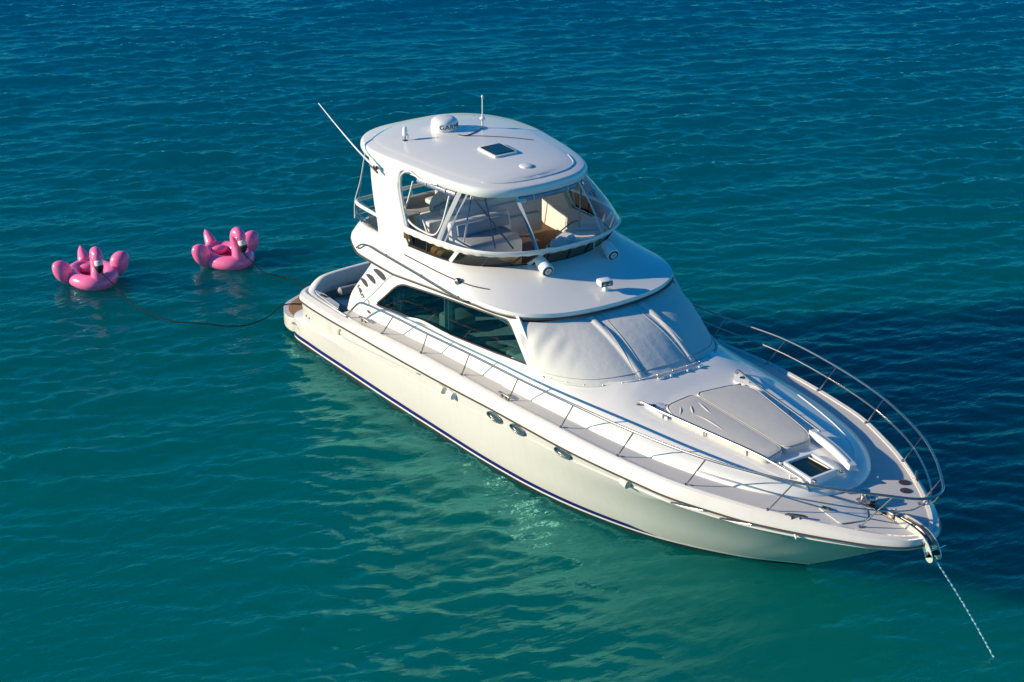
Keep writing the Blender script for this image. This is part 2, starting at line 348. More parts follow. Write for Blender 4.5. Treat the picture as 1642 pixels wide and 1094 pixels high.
l4 = crv(stern(.2, 2.27, .52)+[(1.0, 2.28, .52), (4, 2.295, .64), (6.9, 2.28, .80), (8.5, 2.22, .90), (10, 2.06, .98), (11.2, 1.75, 1.02), (12.1, 1.40, 1.04), (12.9, .99, 1.05), (13.5, .62, 1.06), (13.95, .3, 1.07), (14.2, 0, 1.07)], NH)
kn = off(rub, .075, lambda x: -knuckle_drop(x))
ru = off(rub, .045, -.03)
levels = [keel, wl(0.0), wl(.055), wl(.10), wl(.5), l4, kn, ru, rub, off(rub, .005, .05), off(rub, .03, .10), off(rub, .08, lambda x: (dz(x)+.01-rub_z(x))*.93), off(rub, .12, lambda x: (dz(x)+.022-rub_z(x))), off(rub, .175, lambda x: (dz(x)+.012-rub_z(x))), off(rub, .185, lambda x: (dz(x)-.06-rub_z(x)))]
bm = bmesh.new()
loft(bm, [full(L) for L in levels], mi=[1, 1, 2]+[0]*20); weld(bm)
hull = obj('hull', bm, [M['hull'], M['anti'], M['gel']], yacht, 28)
def bvh_of(o):
    me = o.data; return BVHTree.FromPolygons([v.co for v in me.vertices], [p.vertices[:] for p in me.polygons])
hull_b = bvh_of(hull)
def side_hit(b, x, z, sgn=-1):
    h = b.ray_cast(Vector((x, sgn*6, z)), Vector((0, -sgn, 0))); return (h[0], h[1]) if h[0] else (Vector((x, sgn*2, z)), Vector((0, sgn, 0)))
def top_hit(b, x, y, z0=6):
    h = b.ray_cast(Vector((x, y, z0)), Vector((0, 0, -1))); return (h[0], h[1]) if h[0] else (Vector((x, y, dz(x))), Vector((0, 0, 1)))
# rub strip
bm = bmesh.new(); tube(bm, full(off(rub, -.004, .0)), .017, 6); obj('rub_rail', bm, M['rub'], yacht)
# navy boot stripe, both sides, pointed forward end
bm = bmesh.new()
for sgn in (-1, 1):
    lo, hi = [], []
    for x in np.linspace(.2, 10.65, 90):
        taper = min(1, (10.65-x)/.5); z0 = lerp(x, [0, 6, 10.7], [.095, .095, .10]); z1 = z0+.075*taper+.002
        for L, z in ((lo, z0), (hi, z1)):
            p, nn = side_hit(hull_b, x, z, sgn); L.append(p+Vector((0, sgn*.005, 0)))
    loft(bm, [lo, hi])
obj('boot_stripe', bm, M['navy'], yacht)
# knuckle line: fine raised bead along the top of the topsides
bm = bmesh.new(); tube(bm, full(off(kn, -.002, 0)), .012, 6); obj('knuckle_bead', bm, M['hull'], yacht)

# deck
inner = off(rub, .178, lambda x: dz(x)-rub_z(x)); k0 = int(np.argmax(inner[:, 0] > 2.0)); dk_half = inner[k0:]
bm = bmesh.new(); rows = []
for p in dk_half:
    rows.append([(p[0], p[1]*t, dz(p[0])-.004+.02*(1-t*t)) for t in np.linspace(-1, 1, 9)])
loft(bm, rows); weld(bm); deck = obj('deck', bm, M['deck'], yacht)

# ---- cockpit: sole, liner, transom bulwark, seat
bm = bmesh.new(); prism(bm, [(.75, -1.95), (2.9, -1.95), (2.9, 1.95), (.75, 1.95)], .40, .45); obj('cockpit_sole', bm, M['shade'], yacht)
bm = bmesh.new()
lin = roundpoly([(2.95, -2.13), (.66, -1.95), (.66, 1.95), (2.95, 2.13)], [0, .3, .3, 0], 6)
loft(bm, [[(p.x, p.y, .44) for p in lin], [(p.x, p.y, .95) for p in lin], [(p.x-.01 if p.x < 1.2 else p.x, p.y*1.005, 1.06) for p in lin]])
obj('cockpit_liner', bm, M['vinyl_grey'], yacht)
bm = bmesh.new()     # coaming between gunwale and cockpit, rising into the transom bulwark
out = [(2.95, -2.19), (1.6, -2.17), (.95, -2.15), (.70, -2.10), (.58, -2.02), (.53, -1.90), (.50, -1.74), (.48, -1.4), (.45, 0)]
inn = [(2.95, -2.13), (2.05, -2.11), (1.78, -1.99), (1.05, -1.95), (.86, -1.92), (.76, -1.84), (.70, -1.72), (.66, -1.4), (.64, 0)]
hz = [1.18, 1.15, 1.12, 1.115, 1.14, 1.22, 1.29, 1.32, 1.34]
def mirror_path(L): return [tuple(p) for p in L]+[(p[0], -p[1], *p[2:]) for p in L[-2::-1]]
o_ = crv(mirror_path([(a[0], a[1], z) for a, z in zip(out, hz)]), 90); i_ = crv(mirror_path([(a[0], a[1], z) for a, z in zip(inn, hz)]), 90)
mid_o = o_*.72+i_*.28; mid_i = o_*.28+i_*.72
ob = o_.copy(); ob[:, 2] = 1.0; ib = i_.copy(); ib[:, 2] = np.minimum(1.0, i_[:, 2]-.1)
up = lambda a, h: a+np.array([0, 0, h])
loft(bm, [ob, up(o_, -.015), up(o_*.9+i_*.1, .0), up(o_*.6+i_*.4, .0), up(o_*.4+i_*.6, -.015), up(i_, -.16), ib]); coam = obj('cockpit_coaming', bm, M['gel'], yacht, 50)
for s in (-1, 1):     # grey pads on the quarters
    bm = bmesh.new(); prism(bm, roundpoly([(.82, s*2.03), (1.0, s*2.09), (1.9, s*2.14), (1.72, s*2.0), (1.1, s*1.97)], .06, 4), 1.155, 1.17, .006, zf=lambda x, y: max(0, .02*(1.0-x)))
    obj('quarter_pad', bm, M['shade'], yacht)
bm = bmesh.new(); box(bm, (.98, 0, .66), (.5, 3.2, .42), bev=.05); obj('transom_seat', bm, M['vinyl_white'], yacht)
bm = bmesh.new(); tube(bm, [(.86, y, 1.02) for y in (-1.55, -1.5, 0, 1.5, 1.55)], [.04, .09, .09, .09, .04], 12); obj('seat_bolster', bm, M['vinyl_grey'], yacht)
bm = bmesh.new(); prism(bm, roundpoly([(1.0, -1.5), (1.7, -1.45), (1.75, -.6), (1.0, -.6)], .15, 5), .5, .82, .06); obj('cockpit_cushion', bm, M['vinyl_white'], yacht)
bm = bmesh.new()
p = top_hit(hull_b, 1.15, -2.03)[0]; box(bm, (1.2, -2.06, 1.185), (.16, .05, .02), rz=R(10), bev=.008); obj('stern_cleat', bm, M['black'], yacht)
# swim platform
def plat(s=1.0, e=0.0): return roundpoly([(.25, -2.2+e), (-.15, -2.2+e), (-.62+e, -1.98+e), (-.95+e, -1.3), (-1.05+e, 0), (-.95+e, 1.3), (-.62+e, 1.98-e), (-.15, 2.2-e), (.25, 2.2-e)], .25, 5)
bm = bmesh.new(); prism(bm, plat(), .10, .375, .03); obj('swim_platform', bm, M['hull'], yacht)
bm = bmesh.new(); prism(bm, plat(e=.09), .38, .392); plat_t = obj('teak_decking', bm, M['teak'], yacht)
bm = bmesh.new(); box(bm, (-.2, -1.55, .43), (.05, .22, .05), bev=.015); box(bm, (-.2, -1.48, .41), (.04, .03, .06)); box(bm, (-.2, -1.62, .41), (.04, .03, .06)); obj('platform_cleat', bm, M['black'], yacht)
# stern fittings on the starboard side
for x, z in ((.86, .70), (.98, .69)):
    bm = bmesh.new(); p, nn = side_hit(hull_b, x, z); lathe(bm, [(.018, -.01), (.018, .012), (.008, .016)], p, nn, 12); obj('hull_drain', bm, M['dsteel'], yacht)
bm = bmesh.new(); p, nn = side_hit(hull_b, .42, .32)
tube(bm, [p+Vector((a, -.012, b)) for a, b in ((-.16, .02), (-.05, .05), (.08, .03), (.16, -.03))], [.006, .022, .022, .006], 8); obj('exhaust_trim', bm, M['steel'], yacht)
# air intake scoop on the topside band
bm = bmesh.new(); pts, rad = [], []
for x in np.linspace(2.3, 5.1, 40):
    t = (x-2.3)/2.8; z = lerp(x, [2.3, 5.1], [.86, 1.075]); p, nn = side_hit(hull_b, x, z); pts.append(p+Vector((0, .012, 0))); rad.append(.075*(1-t)**.55+.012 if t > .04 else .06+.4*t*.4)
tube(bm, pts, rad, 10); obj('air_scoop', bm, M['hull'], yacht)
bm = bmesh.new(); p, nn = side_hit(hull_b, 2.24, .86); ellip(bm, p+Vector((0, -.015, 0)), (.06, .05, .06)); obj('scoop_mouth_shade', bm, M['sofa'], yacht)  # solid blob; its darker colour stands for the shade inside the scoop
bm = bmesh.new(); p, nn = side_hit(hull_b, 5.0, 1.05); box(bm, p, (.12, .03, .025), ry=R(-4), bev=.008); obj('scoop_clip', bm, M['dsteel'], yacht)
# two plugs under the rub rail and one further forward
for x, z, s, m_ in ((5.80, 1.07, .085, 'cream'), (6.10, 1.075, .085, 'plastic'), (10.75, 1.335, .08, 'cream')):
    bm = bmesh.new(); p, nn = side_hit(hull_b, x, z); tube(bm, [p+Vector((-.10, .0, .012)), p+Vector((-.07, -.03, .01)), p+Vector((.07, -.03, -.01)), p+Vector((.10, .0, -.012))], [.03, s*.85, s*.85, .03], 12)
    obj('hull_plug', bm, M[m_], yacht)
# portholes
def porthole(x, z, L, h, tilt):
    p, nn = side_hit(hull_b, x, z); t = Vector((1, 0, 0)); t = (t-nn*t.dot(nn)).normalized(); u = nn.cross(t)*-1
    if u.z < 0: u = -u
    t2 = (t*math.cos(tilt)+u*math.sin(tilt)); u2 = (u*math.cos(tilt)-t*math.sin(tilt))
    ring = [p+nn*.012+t2*math.cos(q)*L/2+u2*math.sin(q)*h/2 for q in np.linspace(0, 2*math.pi, 32, endpoint=False)]
    bm = bmesh.new(); tube(bm, ring, .018 if h > .1 else .010, 8, closed=True); f = obj('porthole', bm, M['steel'], yacht)
    bm = bmesh.new(); bm.faces.new([bm.verts.new(q-nn*.006) for q in ring]); obj('pane', bm, M['lens'], f, 0)
for s_ in ((7.38, 1.145), (8.05, 1.185), (9.28, 1.265)): porthole(s_[0], s_[1], .42, .15, R(4))
for s_ in ((11.95, 1.385), (12.75, 1.40)): porthole(s_[0], s_[1], .62, .06, R(1))
for x, z in ((13.55, 1.43), ):
    bm = bmesh.new(); p, nn = side_hit(hull_b, x, z); box(bm, p, (.30, .03, .035), rz=R(-32), bev=.01); obj('bow_light', bm, M['plastic'], yacht)

# ---- house sides with the long salon windows
def house_y(x, z):
    h = z-dz(x); y = lerp(h, [-.2, 0, .22, .40, .48, 1.4], [1.92, 1.91, 1.84, 1.77, 1.745, 1.66])
    if x < 3.3: t = min(1, (3.3-x)/1.0); y = y*(1-t)+lerp(z, [1.0, 2.4], [1.93, 1.80])*t
    if x > 6.6: y -= .05*(x-6.6)
    return y
def brow_z(x): return lerp(x, [1.85, 2.12, 2.43, 3.0, 3.67, 5.08, 6.25, 7.3, 7.7], [2.56, 2.53, 2.40, 2.385, 2.39, 2.56, 2.67, 2.655, 2.65])
def seg4(c, ns, arcs):
    out = []
    for (pts, n) in zip(arcs, ns): out += [tuple(p) for p in resample(crv(pts, 60) if len(pts) > 2 else pts, n+1)[:-1]]
    return np.array(out)
NS = (40, 16, 40, 20)
win_c = roundpoly([(2.77, 1.48), (3.6, 1.575), (5.2, 1.73), (7.56, 1.985), (6.84, 2.56), (5.0, 2.335), (3.42, 2.10)], [.12, 0, 0, .05, .05, 0, .28], 8)
def split_loop(P, corners, ns):
    P = np.array([(p[0], p[1]) for p in P]); out = []
    ids = [int(np.argmin(np.hypot(*(P-np.array(c)).T))) for c in corners]
    for a, b, n in zip(ids, ids[1:]+ids[:1], ns):
        seg = P[a:b+1] if b > a else np.vstack([P[a:], P[:b+1]])
        out.append(resample(seg, n+1)[:-1])
    return np.vstack(out)
wloop = split_loop(win_c, [(2.77, 1.50), (7.55, 1.985), (6.84, 2.56), (3.35, 2.05)], NS)
oloop = seg4(None, NS, [[(x, dz(x)-.03) for x in np.linspace(1.86, 7.85, 20)], [(7.85, dz(7.85)-.03), (7.6, 1.95), (7.3, 2.28), (7.05, brow_z(7.05)+.03)],
                         [(x, brow_z(x)+.03) for x in np.linspace(7.05, 2.66, 20)], [(2.66, 2.40), (2.57, 2.22), (2.3, 1.86), (1.98, 1.45), (1.86, dz(1.86)-.03)]])
for sgn in (-1, 1):
    house = None
    bm = bmesh.new(); rings = []
    for t in (0, .12, .3, .5, .7, .85, 1.0):
        L = wloop*(1-t)+oloop*t; rings.append([(x, sgn*house_y(x, z), z) for x, z in L])
    rev = [(x, sgn*(abs(y)-.05), z) for x, y, z in rings[0]]
    loft(bm, [rev]+rings, closed=True); weld(bm)
    house = obj('house_side', bm, M['gel'], yacht, 40)
    if sgn < 0: house_s = house
    bm = bmesh.new(); ic = [Vector((x, sgn*(house_y(x, z)-.03), z)) for x, z in wloop]; bm.faces.new([bm.verts.new(p) for p in ic]); bmesh.ops.triangulate(bm, faces=bm.faces)
    w_ = obj('side_window', bm, M['salon'], yacht, 0)
    bm = bmesh.new(); tube(bm, [(x, sgn*(house_y(x, z)-.012), z) for x, z in wloop], .022, 6, closed=True); obj('frame', bm, M['plum'], w_)
house_b = bvh_of(house_s)
# moulded crease behind the window and the ledge line in front of it
bm = bmesh.new(); tube(bm, [(x, -house_y(x, z)-.002, z) for x, z in crv([(2.35, 1.36), (2.75, 1.75), (3.15, 2.15), (3.5, 2.36)], 24)], .012, 6); obj('wing_crease', bm, M['shade'], yacht)
for sgn in (-1, 1):
    bm = bmesh.new(); L = crv([(3.7, 1.555), (3.95, 1.62), (4.25, 1.68), (5.2, 1.735), (7.3, 1.945), (7.7, 1.965)], 50)
    tube(bm, [(x, sgn*(house_y(x, z)+.0), z-.02) for x, z in L], [.012]+[.03]*48+[.02], 8)
    obj('side_ledge', bm, M['gel'], yacht)
# vents and script on the aft wing
def wing_patch(poly, m_, name, d=.008):
    bm = bmesh.new(); a = [bm.verts.new((x, -house_y(x, z)-d, z)) for x, z in poly]; b = [bm.verts.new((x, -house_y(x, z)+.02, z)) for x, z in poly]
    bm.faces.new(a); n = len(a)
    for i in range(n): bm.faces.new((a[i], a[(i+1) % n], b[(i+1) % n], b[i]))
    return obj(name, bm, m_, yacht, 0)
def vent(cx, cz, w, h):
    P = [(-.5, .30), (-.36, .52), (-.12, .56), (.15, .45), (.38, .16), (.5, -.22), (.46, -.48), (.30, -.50), (.05, -.32), (-.25, -.02)]
    q = crv(P, 28, closed=True)[:-1]; return [(cx+p[0]*w, cz+p[1]*h) for p in q]
for cx_, cz_, w_, h_ in ((2.84, 2.085, .38, .15), (2.59, 1.935, .28, .13), (2.40, 1.805, .22, .12)): wing_patch(vent(cx_, cz_, w_, h_), M['plum'], 'wing_vent')
for s, cx_, cz_, size, rot in (('Sea', 2.265, 1.655, .135, -30), ('Ray', 2.345, 1.575, .135, -30), ('~', 2.56, 1.50, .17, -20), ('~', 2.60, 1.45, .13, -35)):
    bm = text_bm(s, size, .35, .002); mt = Matrix.Translation((cx_, -1.905, cz_)) @ Matrix.Rotation(R(90), 4, 'X') @ Matrix.Rotation(R(rot), 4, 'Z')
    bmesh.ops.transform(bm, matrix=mt, verts=bm.verts)
    for v in bm.verts: v.co.y = -house_y(v.co.x, v.co.z)-.006+(v.co.y+1.905)
    obj('script_emblem', bm, M['plum'], yacht, 0)
bm = bmesh.new(); p = (2.62, 1.30); ellip(bm, (p[0], -house_y(*p), p[1]), (.07, .012, .03)); obj('fuel_fill', bm, M['plum'], yacht)
# aft bulkhead, salon interior
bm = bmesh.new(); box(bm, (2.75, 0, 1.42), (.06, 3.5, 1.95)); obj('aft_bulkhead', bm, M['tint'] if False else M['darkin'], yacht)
bm = bmesh.new(); box(bm, (5.2, 0, .72), (5.0, 3.4, .04)); obj('salon_sole', bm, M['floor'], yacht)
bm = bmesh.new(); box(bm, (5.0, 0, 2.40), (4.6, 3.1, .03)); obj('salon_headliner', bm, M['cloth'], yacht)
for x, w in ((3.02, .32), (4.75, .30)):
    bm = bmesh.new(); pts = [(x-w/2+w*k/24, -1.5+.03*math.sin(k*1.9), 0) for k in range(25)]
    loft(bm, [[(a, b, .8) for a, b, _ in pts], [(a, b, 2.38) for a, b, _ in pts]]); obj('salon_curtain', bm, M['cloth'], yacht)
for x, y, w, d, h in ((3.7, -1.2, .9, .5, 1.32), (4.25, -1.0, .5, .5, 1.62), (5.6, -1.15, .4, .4, 1.50), (6.05, -1.1, .4, .4, 1.56), (6.7, -1.2, .55, .5, 1.82), (7.15, -1.2, .3, .5, 1.85), (5.0, 1.1, 2.5, .6, 1.35)):
    bm = bmesh.new(); box(bm, (x, y, (h+.74)/2), (w, d, h-.74), bev=.05); obj('salon_furniture', bm, M['sofa'], yacht)

# ---- foredeck trunk
foot = [(7.0, 1.91), (7.8, 1.905), (9.3, 1.87), (10.7, 1.72), (11.4, 1.58), (12.1, 1.37), (12.7, 1.06), (13.1, .68), (13.29, .3), (13.33, 0)]
s1 = [(7.0, 1.83), (7.8, 1.82), (9.3, 1.74), (10.7, 1.56), (11.4, 1.41), (12.1, 1.20), (12.65, .92), (13.0, .58), (13.17, .25), (13.2, 0)]
s2 = [(7.0, 1.77), (7.8, 1.74), (9.3, 1.52), (10.7, 1.30), (11.4, 1.16), (12.1, .96), (12.6, .70), (12.88, .42), (13.0, .2), (13.03, 0)]
s3 = [(7.0, 1.70), (7.8, 1.63), (9.3, 1.32), (10.7, 1.08), (11.4, .95), (12.0, .80), (12.4, .58), (12.66, .33), (12.76, .15), (12.78, 0)]
s4 = [(7.0, 1.4), (7.8, 1.25), (9.3, 1.0), (10.7, .82), (11.4, .70), (11.9, .58), (12.2, .4), (12.38, .2), (12.42, .08), (12.43, 0)]
def top_z(x): return lerp(x, [7.0, 7.7, 8.5, 9.1, 9.35, 9.65, 10.0, 11.5, 12.3, 12.8, 13.2], [2.0, 1.99, 2.02, 2.035, 2.0, 1.94, 1.905, 1.89, 1.87, 1.83, 1.75])
def lev(L, zf, n=110): c = crv([(a, b, 0) for a, b in L], n); c[:, 2] = [zf(x) for x in c[:, 0]]; return c
tr = [lev(foot, lambda x: dz(x)-.02), lev([(a, b-.012 if b > 0 else 0) for a, b in foot], lambda x: dz(x)+.05), lev(s1, lambda x: dz(x)+lerp(x, [7, 9, 13.3], [.20, .155, .115])), lev(s2, lambda x: lerp(x, [7, 7.8, 9.2, 10, 12, 13.03], [1.86, 1.865, 1.855, 1.84, 1.83, 1.80])),
      lev(s3, lambda x: lerp(x, [7, 7.8, 9.2, 10, 12, 12.8], [1.95, 1.945, 1.91, 1.885, 1.87, 1.835])), lev(s4, lambda x: top_z(x)-.008), lev([(7.0, .7), (9.3, .5), (10.7, .4), (11.8, .25), (12.0, .1), (12.1, 0)], top_z), lev([(7.0, 0), (12.1, 0)], top_z)]
bm = bmesh.new()
for s in (-1, 1): loft(bm, [[(p[0], s*p[1], p[2]) for p in L] for L in tr])
weld(bm, 2e-4); trunk = obj('foredeck_trunk', bm, M['gel'], yacht, 60); trunk_b = bvh_of(trunk)
# groove round the nose of the trunk
bm = bmesh.new()
for s in (1,):
    L = [p for p in lev([(10.6, 1.46), (11.4, 1.28), (12.1, 1.07), (12.62, .80), (12.93, .5), (13.08, .22), (13.1, 0)], lambda x: 0, 60)]
    path = []
    for p in np.vstack([np.array(L)*[1, -1, 1], np.array(L)[::-1][1:]]): path.append(top_hit(trunk_b, p[0], p[1])[0]+Vector((0, 0, .0)))
    tube(bm, path, [.002]+[.012]*(len(path)-2)+[.002], 6)
obj('trunk_bead', bm, M['gel'], yacht)

# ---- windscreen under its white canvas cover
wb = crv([(7.70, -1.70, 1.93), (8.0, -1.67, 1.93), (8.4, -1.53, 1.945), (8.75, -1.27, 1.97), (8.98, -.9, 2.01), (9.1, -.4, 2.045), (9.13, 0, 2.05)], 60)
wt = crv([(7.08, -1.63, 2.62), (7.2, -1.55, 2.62), (7.33, -1.38, 2.62), (7.44, -1.1, 2.625), (7.52, -.75, 2.63), (7.56, -.35, 2.635), (7.57, 0, 2.635)], 60)
def mir(c): return np.vstack([c, (c*[1, -1, 1])[::-1][1:]])
WB, WT = mir(wb), mir(wt)
def ws_pt(i, t):
    p = WB[i]*(1-t)+WT[i]*t; a = WB[min(i+1, len(WB)-1)]-WB[max(i-1, 0)]; b = WT[i]-WB[i]; n = np.cross(a, b); n /= np.linalg.norm(n)
    if n[2] < 0: n = -n
    d = .10*math.sin(math.pi*min(1, max(0, t)))*.9
    d += .032*max(math.exp(-((abs(p[1])-.535)/.055)**4), 0)*(1 if .015 < t < .97 else .2)
    d -= .010*math.exp(-((abs(p[1])-.535)/.16)**2)
    q = -p[1] if p[1] < 0 else p[1]
    if q > 1.1: d += .016*math.sin((p[0]*3.2+p[2]*1.2)*7.5)*min(1, (q-1.1)/.2)*math.sin(math.pi*t)*max(0, t-.15)*1.6
    d += .012*math.sin(p[1]*9+3*t)*math.sin(math.pi*t)*max(0, t-.45)
    return p+n*d
bm = bmesh.new(); fine = np.linspace(0, len(WB)-1, 320)
WB = np.stack([np.interp(fine, np.arange(len(WB)), WB[:, k]) for k in range(3)], 1); WT = np.stack([np.interp(fine, np.arange(len(WT)), WT[:, k]) for k in range(3)], 1)
rows = [[tuple(ws_pt(i, t)) for i in range(len(WB))] for t in [0, .012, .03, .08]+list(np.linspace(.14, 1, 16))]
loft(bm, rows); cover = obj('windscreen_cover', bm, M['canvas'], yacht, 60)
bm = bmesh.new(); tube(bm, [Vector(p)+Vector((.03, 0, 0)) for p in rows[0][14:-14]], .022, 8); obj('cover_hem', bm, M['canvas'], cover)
for i in range(20, 300, 20):
    bm = bmesh.new(); ellip(bm, Vector(rows[1][i])+Vector((.06, 0, .012)), (.014, .014, .01), u=8, v=6); obj('snap', bm, M['steel'], cover)
for y in (-.62, -.45, .45, .62):      # stitched seams beside the mullions
    i_s = [int(np.argmin(np.abs(WB[:, 1]-y)))]; bm = bmesh.new(); tube(bm, [Vector(ws_pt(i_s[0], t))+Vector((.006, 0, .002)) for t in np.linspace(.02, .97, 20)], .004, 5); obj('seam', bm, M['seam'], cover)
bm = bmesh.new(); tube(bm, [Vector(p)+Vector((.004, 0, .004)) for p in rows[3][6:-6]], .005, 5); obj('seam', bm, M['seam'], cover)
for sgn in (-1, 1):      # white pillar between side window and canvas
    bm = bmesh.new(); strap(bm, [(7.03, sgn*1.665, 2.66), (7.32, sgn*1.69, 2.36), (7.56, sgn*1.70, 2.10), (7.74, sgn*1.715, 1.93), (7.88, sgn*1.70, 1.78)], .20, .05, (.35, sgn, .25)); obj('window_pillar', bm, M['gel'], yacht, 50)
# wiper arms and grab strip at the foot of the screen
bm = bmesh.new(); tube(bm, [(9.22, y, 2.045-.012*abs(y)) for y in np.linspace(-.35, .6, 12)], .016, 6)
for y in (-.1, .25, .5): box(bm, (9.25, y, 2.03), (.05, .04, .04), bev=.01)
obj('wiper_arm', bm, M['plastic'], yacht)

# ---- flybridge moulding
def hz_curve(L, zf, n=120): c = crv([(a, b, 0) for a, b in L], n); c[:, 2] = [zf(x) for x in c[:, 0]]; return c
b0 = hz_curve([(1.80, 0), (1.80, 1.35), (1.92, 1.78), (2.25, 1.95), (3.0, 1.97), (4.3, 1.97), (5.6, 1.965), (6.3, 1.92), (6.8, 1.80), (7.10, 1.64), (7.30, 1.42), (7.50, 1.02), (7.61, .5), (7.64, 0)], brow_z)
b1 = off(b0, -.012, .055); b2 = off(b0, .0, .11)
sh = hz_curve([(1.84, 0), (1.86, 1.33), (1.98, 1.72), (2.3, 1.88), (3.0, 1.915), (4.3, 1.91), (5.5, 1.87), (6.1, 1.76), (6.5, 1.58), (6.82, 1.3), (7.03, .9), (7.13, .45), (7.16, 0)], lambda x: lerp(x, [1.8, 2.2, 3, 4, 5, 6, 7.2], [2.80, 2.78, 2.80, 2.83, 2.86, 2.87, 2.83]))
sh2 = hz_curve([(1.88, 0), (1.9, 1.32), (2.04, 1.70), (2.35, 1.83), (3.0, 1.87), (4.3, 1.83), (5.2, 1.75), (5.7, 1.57), (6.08, 1.29), (6.37, .88), (6.52, .45), (6.56, 0)], lambda x: lerp(x, [1.8, 2.2, 3, 4, 5, 6, 6.6], [2.87, 2.87, 2.89, 2.93, 2.97, 3.0, 2.99]))
TB = [(1.92, 0), (1.95, 1.3), (2.08, 1.66), (2.4, 1.79), (3.0, 1.82), (4.2, 1.775), (4.9, 1.70), (5.35, 1.57), (5.75, 1.23), (6.02, .76), (6.17, .38), (6.21, 0)]
tbz = lambda x: lerp(x, [1.9, 2.4, 3, 3.8, 5, 6.2], [2.90, 2.90, 2.92, 2.99, 3.04, 3.09])
tb = hz_curve(TB, tbz)
fly_levels = [off(b0, .35, .02), off(b0, .02, .0), b1, b2, sh, sh2, tb, off(tb, .07, .0), off(tb, .09, -.05), off(tb, .12, lambda x: 2.45-tbz(x))]
bm = bmesh.new(); loft(bm, [full(L) for L in fly_levels], mi=[0]*7+[1]*3); weld(bm); fly = obj('flybridge_moulding', bm, [M['gel'], M['beige']], yacht, 32); fly_b = bvh_of(fly)
bm = bmesh.new(); tube(bm, full(off(b0, -.006, .012)), .018, 6); obj('brow_trim', bm, M['rub'], yacht)
bm = bmesh.new(); fl = off(tb, .11, lambda x: 2.452-tbz(x)); bm.faces.new([bm.verts.new(p) for p in full(fl)[:-1]]); bmesh.ops.triangulate(bm, faces=bm.faces); obj('flybridge_sole', bm, M['floor'], yacht, 0)
# smoked low windscreen with white bars, then the curtain rail
rl = hz_curve([(3.75, 1.80), (4.3, 1.79), (5.0, 1.735), (5.5, 1.62), (5.86, 1.42), (6.17, 1.0), (6.33, .5), (6.37, 0)], lambda x: lerp(x, [3.7, 5, 5.8, 6.4], [3.31, 3.375, 3.40, 3.40]), 80)
tbs = tb[np.argmax((tb[:, 0] > 3.75)):]; tbs = resample(tbs, 80)
full_open = lambda h: np.vstack([(np.array(h)*[1, -1, 1])[::-1], np.array(h)[::1]]) if False else np.vstack([np.array(h)*[1, -1, 1], np.array(h)[::-1][1:]])
WSB, WST = full_open(tbs), full_open(rl)
bm = bmesh.new(); loft(bm, [WSB+[0, 0, .004], WST]); lowscreen = obj('low_windscreen', bm, M['tint'], yacht, 60)
def on_screen(f, t): i = f*(len(WSB)-1); a = np.array([np.interp(i, np.arange(len(WSB)), WSB[:, k]) for k in range(3)]); b = np.array([np.interp(i, np.arange(len(WST)), WST[:, k]) for k in range(3)]); return a*(1-t)+b*t
for f, df, w, m_ in ((.19, .03, .07, 'gel'), (.395, .035, .07, 'gel'), (.605, -.035, .07, 'gel'), (.81, -.03, .07, 'gel'), (.10, .005, .025, 'black'), (.28, .02, .025, 'black'), (.35, .03, .025, 'black'), (.5, 0, .025, 'black'), (.56, 0, .025, 'black'), (.44, 0, .025, 'black'), (.68, -.02, .025, 'black'), (.9, 0, .025, 'black')):
    a, b = on_screen(f, .02), on_screen(f+df, .98); c = Vector((a[0]-4.6, a[1], 0)).normalized(); bm = bmesh.new(); strap(bm, [Vector(a)+c*.006, Vector(b)+c*.006], w, .02, c); obj('windscreen_bar', bm, M[m_], lowscreen, 40)
bm = bmesh.new(); tube(bm, WST, .022, 10); obj('curtain_rail', bm, M['gel'], yacht)
def out_of(p, d): c_ = np.array([p[0]-3.9, p[1], 0]); c_ /= np.linalg.norm(c_); return p+c_*d
bm = bmesh.new(); loft(bm, [[out_of(p, .014)+[0, 0, .02] for p in WST], [out_of(p, .024)+[0, 0, -.02] for p in WST], [out_of(on_screen(i/(len(WST)-1), .72), .020)+[0, 0, .006*math.sin(i*1.3)] for i in range(len(WST))], [out_of(on_screen(i/(len(WST)-1), .72), .012) for i in range(len(WST))]]); obj('curtain_skirt', bm, M['vinyl_white'], yacht, 50)
bm = bmesh.new(); tube(bm, WSB+[0, 0, .0], .014, 6); obj('screen_gasket', bm, M['black'], lowscreen)
# long groove and handrail on the flybridge side
def on_fly(x, z): return side_hit(fly_b, x, z)[0]
bm = bmesh.new(); tube(bm, [on_fly(x, z)+Vector((0, -.006, 0)) for x, z in zip(np.linspace(3.95, 5.55, 30), np.linspace(2.86, 2.885, 30))], .012, 6)
tube(bm, [on_fly(x, z)+Vector((0, -.006, 0)) for x, z in zip(np.linspace(5.66, 6.22, 12), np.linspace(2.887, 2.893, 12))], .012, 6); obj('side_groove', bm, M['rub'], yacht)
bm = bmesh.new(); p = on_fly(5.60, 2.885); lathe(bm, [(.03, -.02), (.06, .0), (.062, .05), (.04, .075), (.01, .08)], p, (.3, -1, .2), 16); obj('side_light', bm, M['dsteel'], yacht)
bm = bmesh.new(); hp = [on_fly(2.42, 2.53)+Vector((0, 0, 0)), on_fly(2.46, 2.55)+Vector((0, -.05, 0)), on_fly(2.62, 2.66)+Vector((0, -.06, 0)), on_fly(2.80, 2.70)+Vector((0, -.06, 0))]+[on_fly(x, 2.70)+Vector((0, -.06, 0)) for x in np.linspace(3.2, 6.0, 16)]+[on_fly(6.1, 2.70)]
tube(bm, crv(hp, 90), .017, 8)
for x in (3.4, 4.6, 5.8): tube(bm, [on_fly(x, 2.70), on_fly(x, 2.70)+Vector((0, -.06, 0))], .012, 6)
obj('side_handrail', bm, M['dsteel'], yacht)
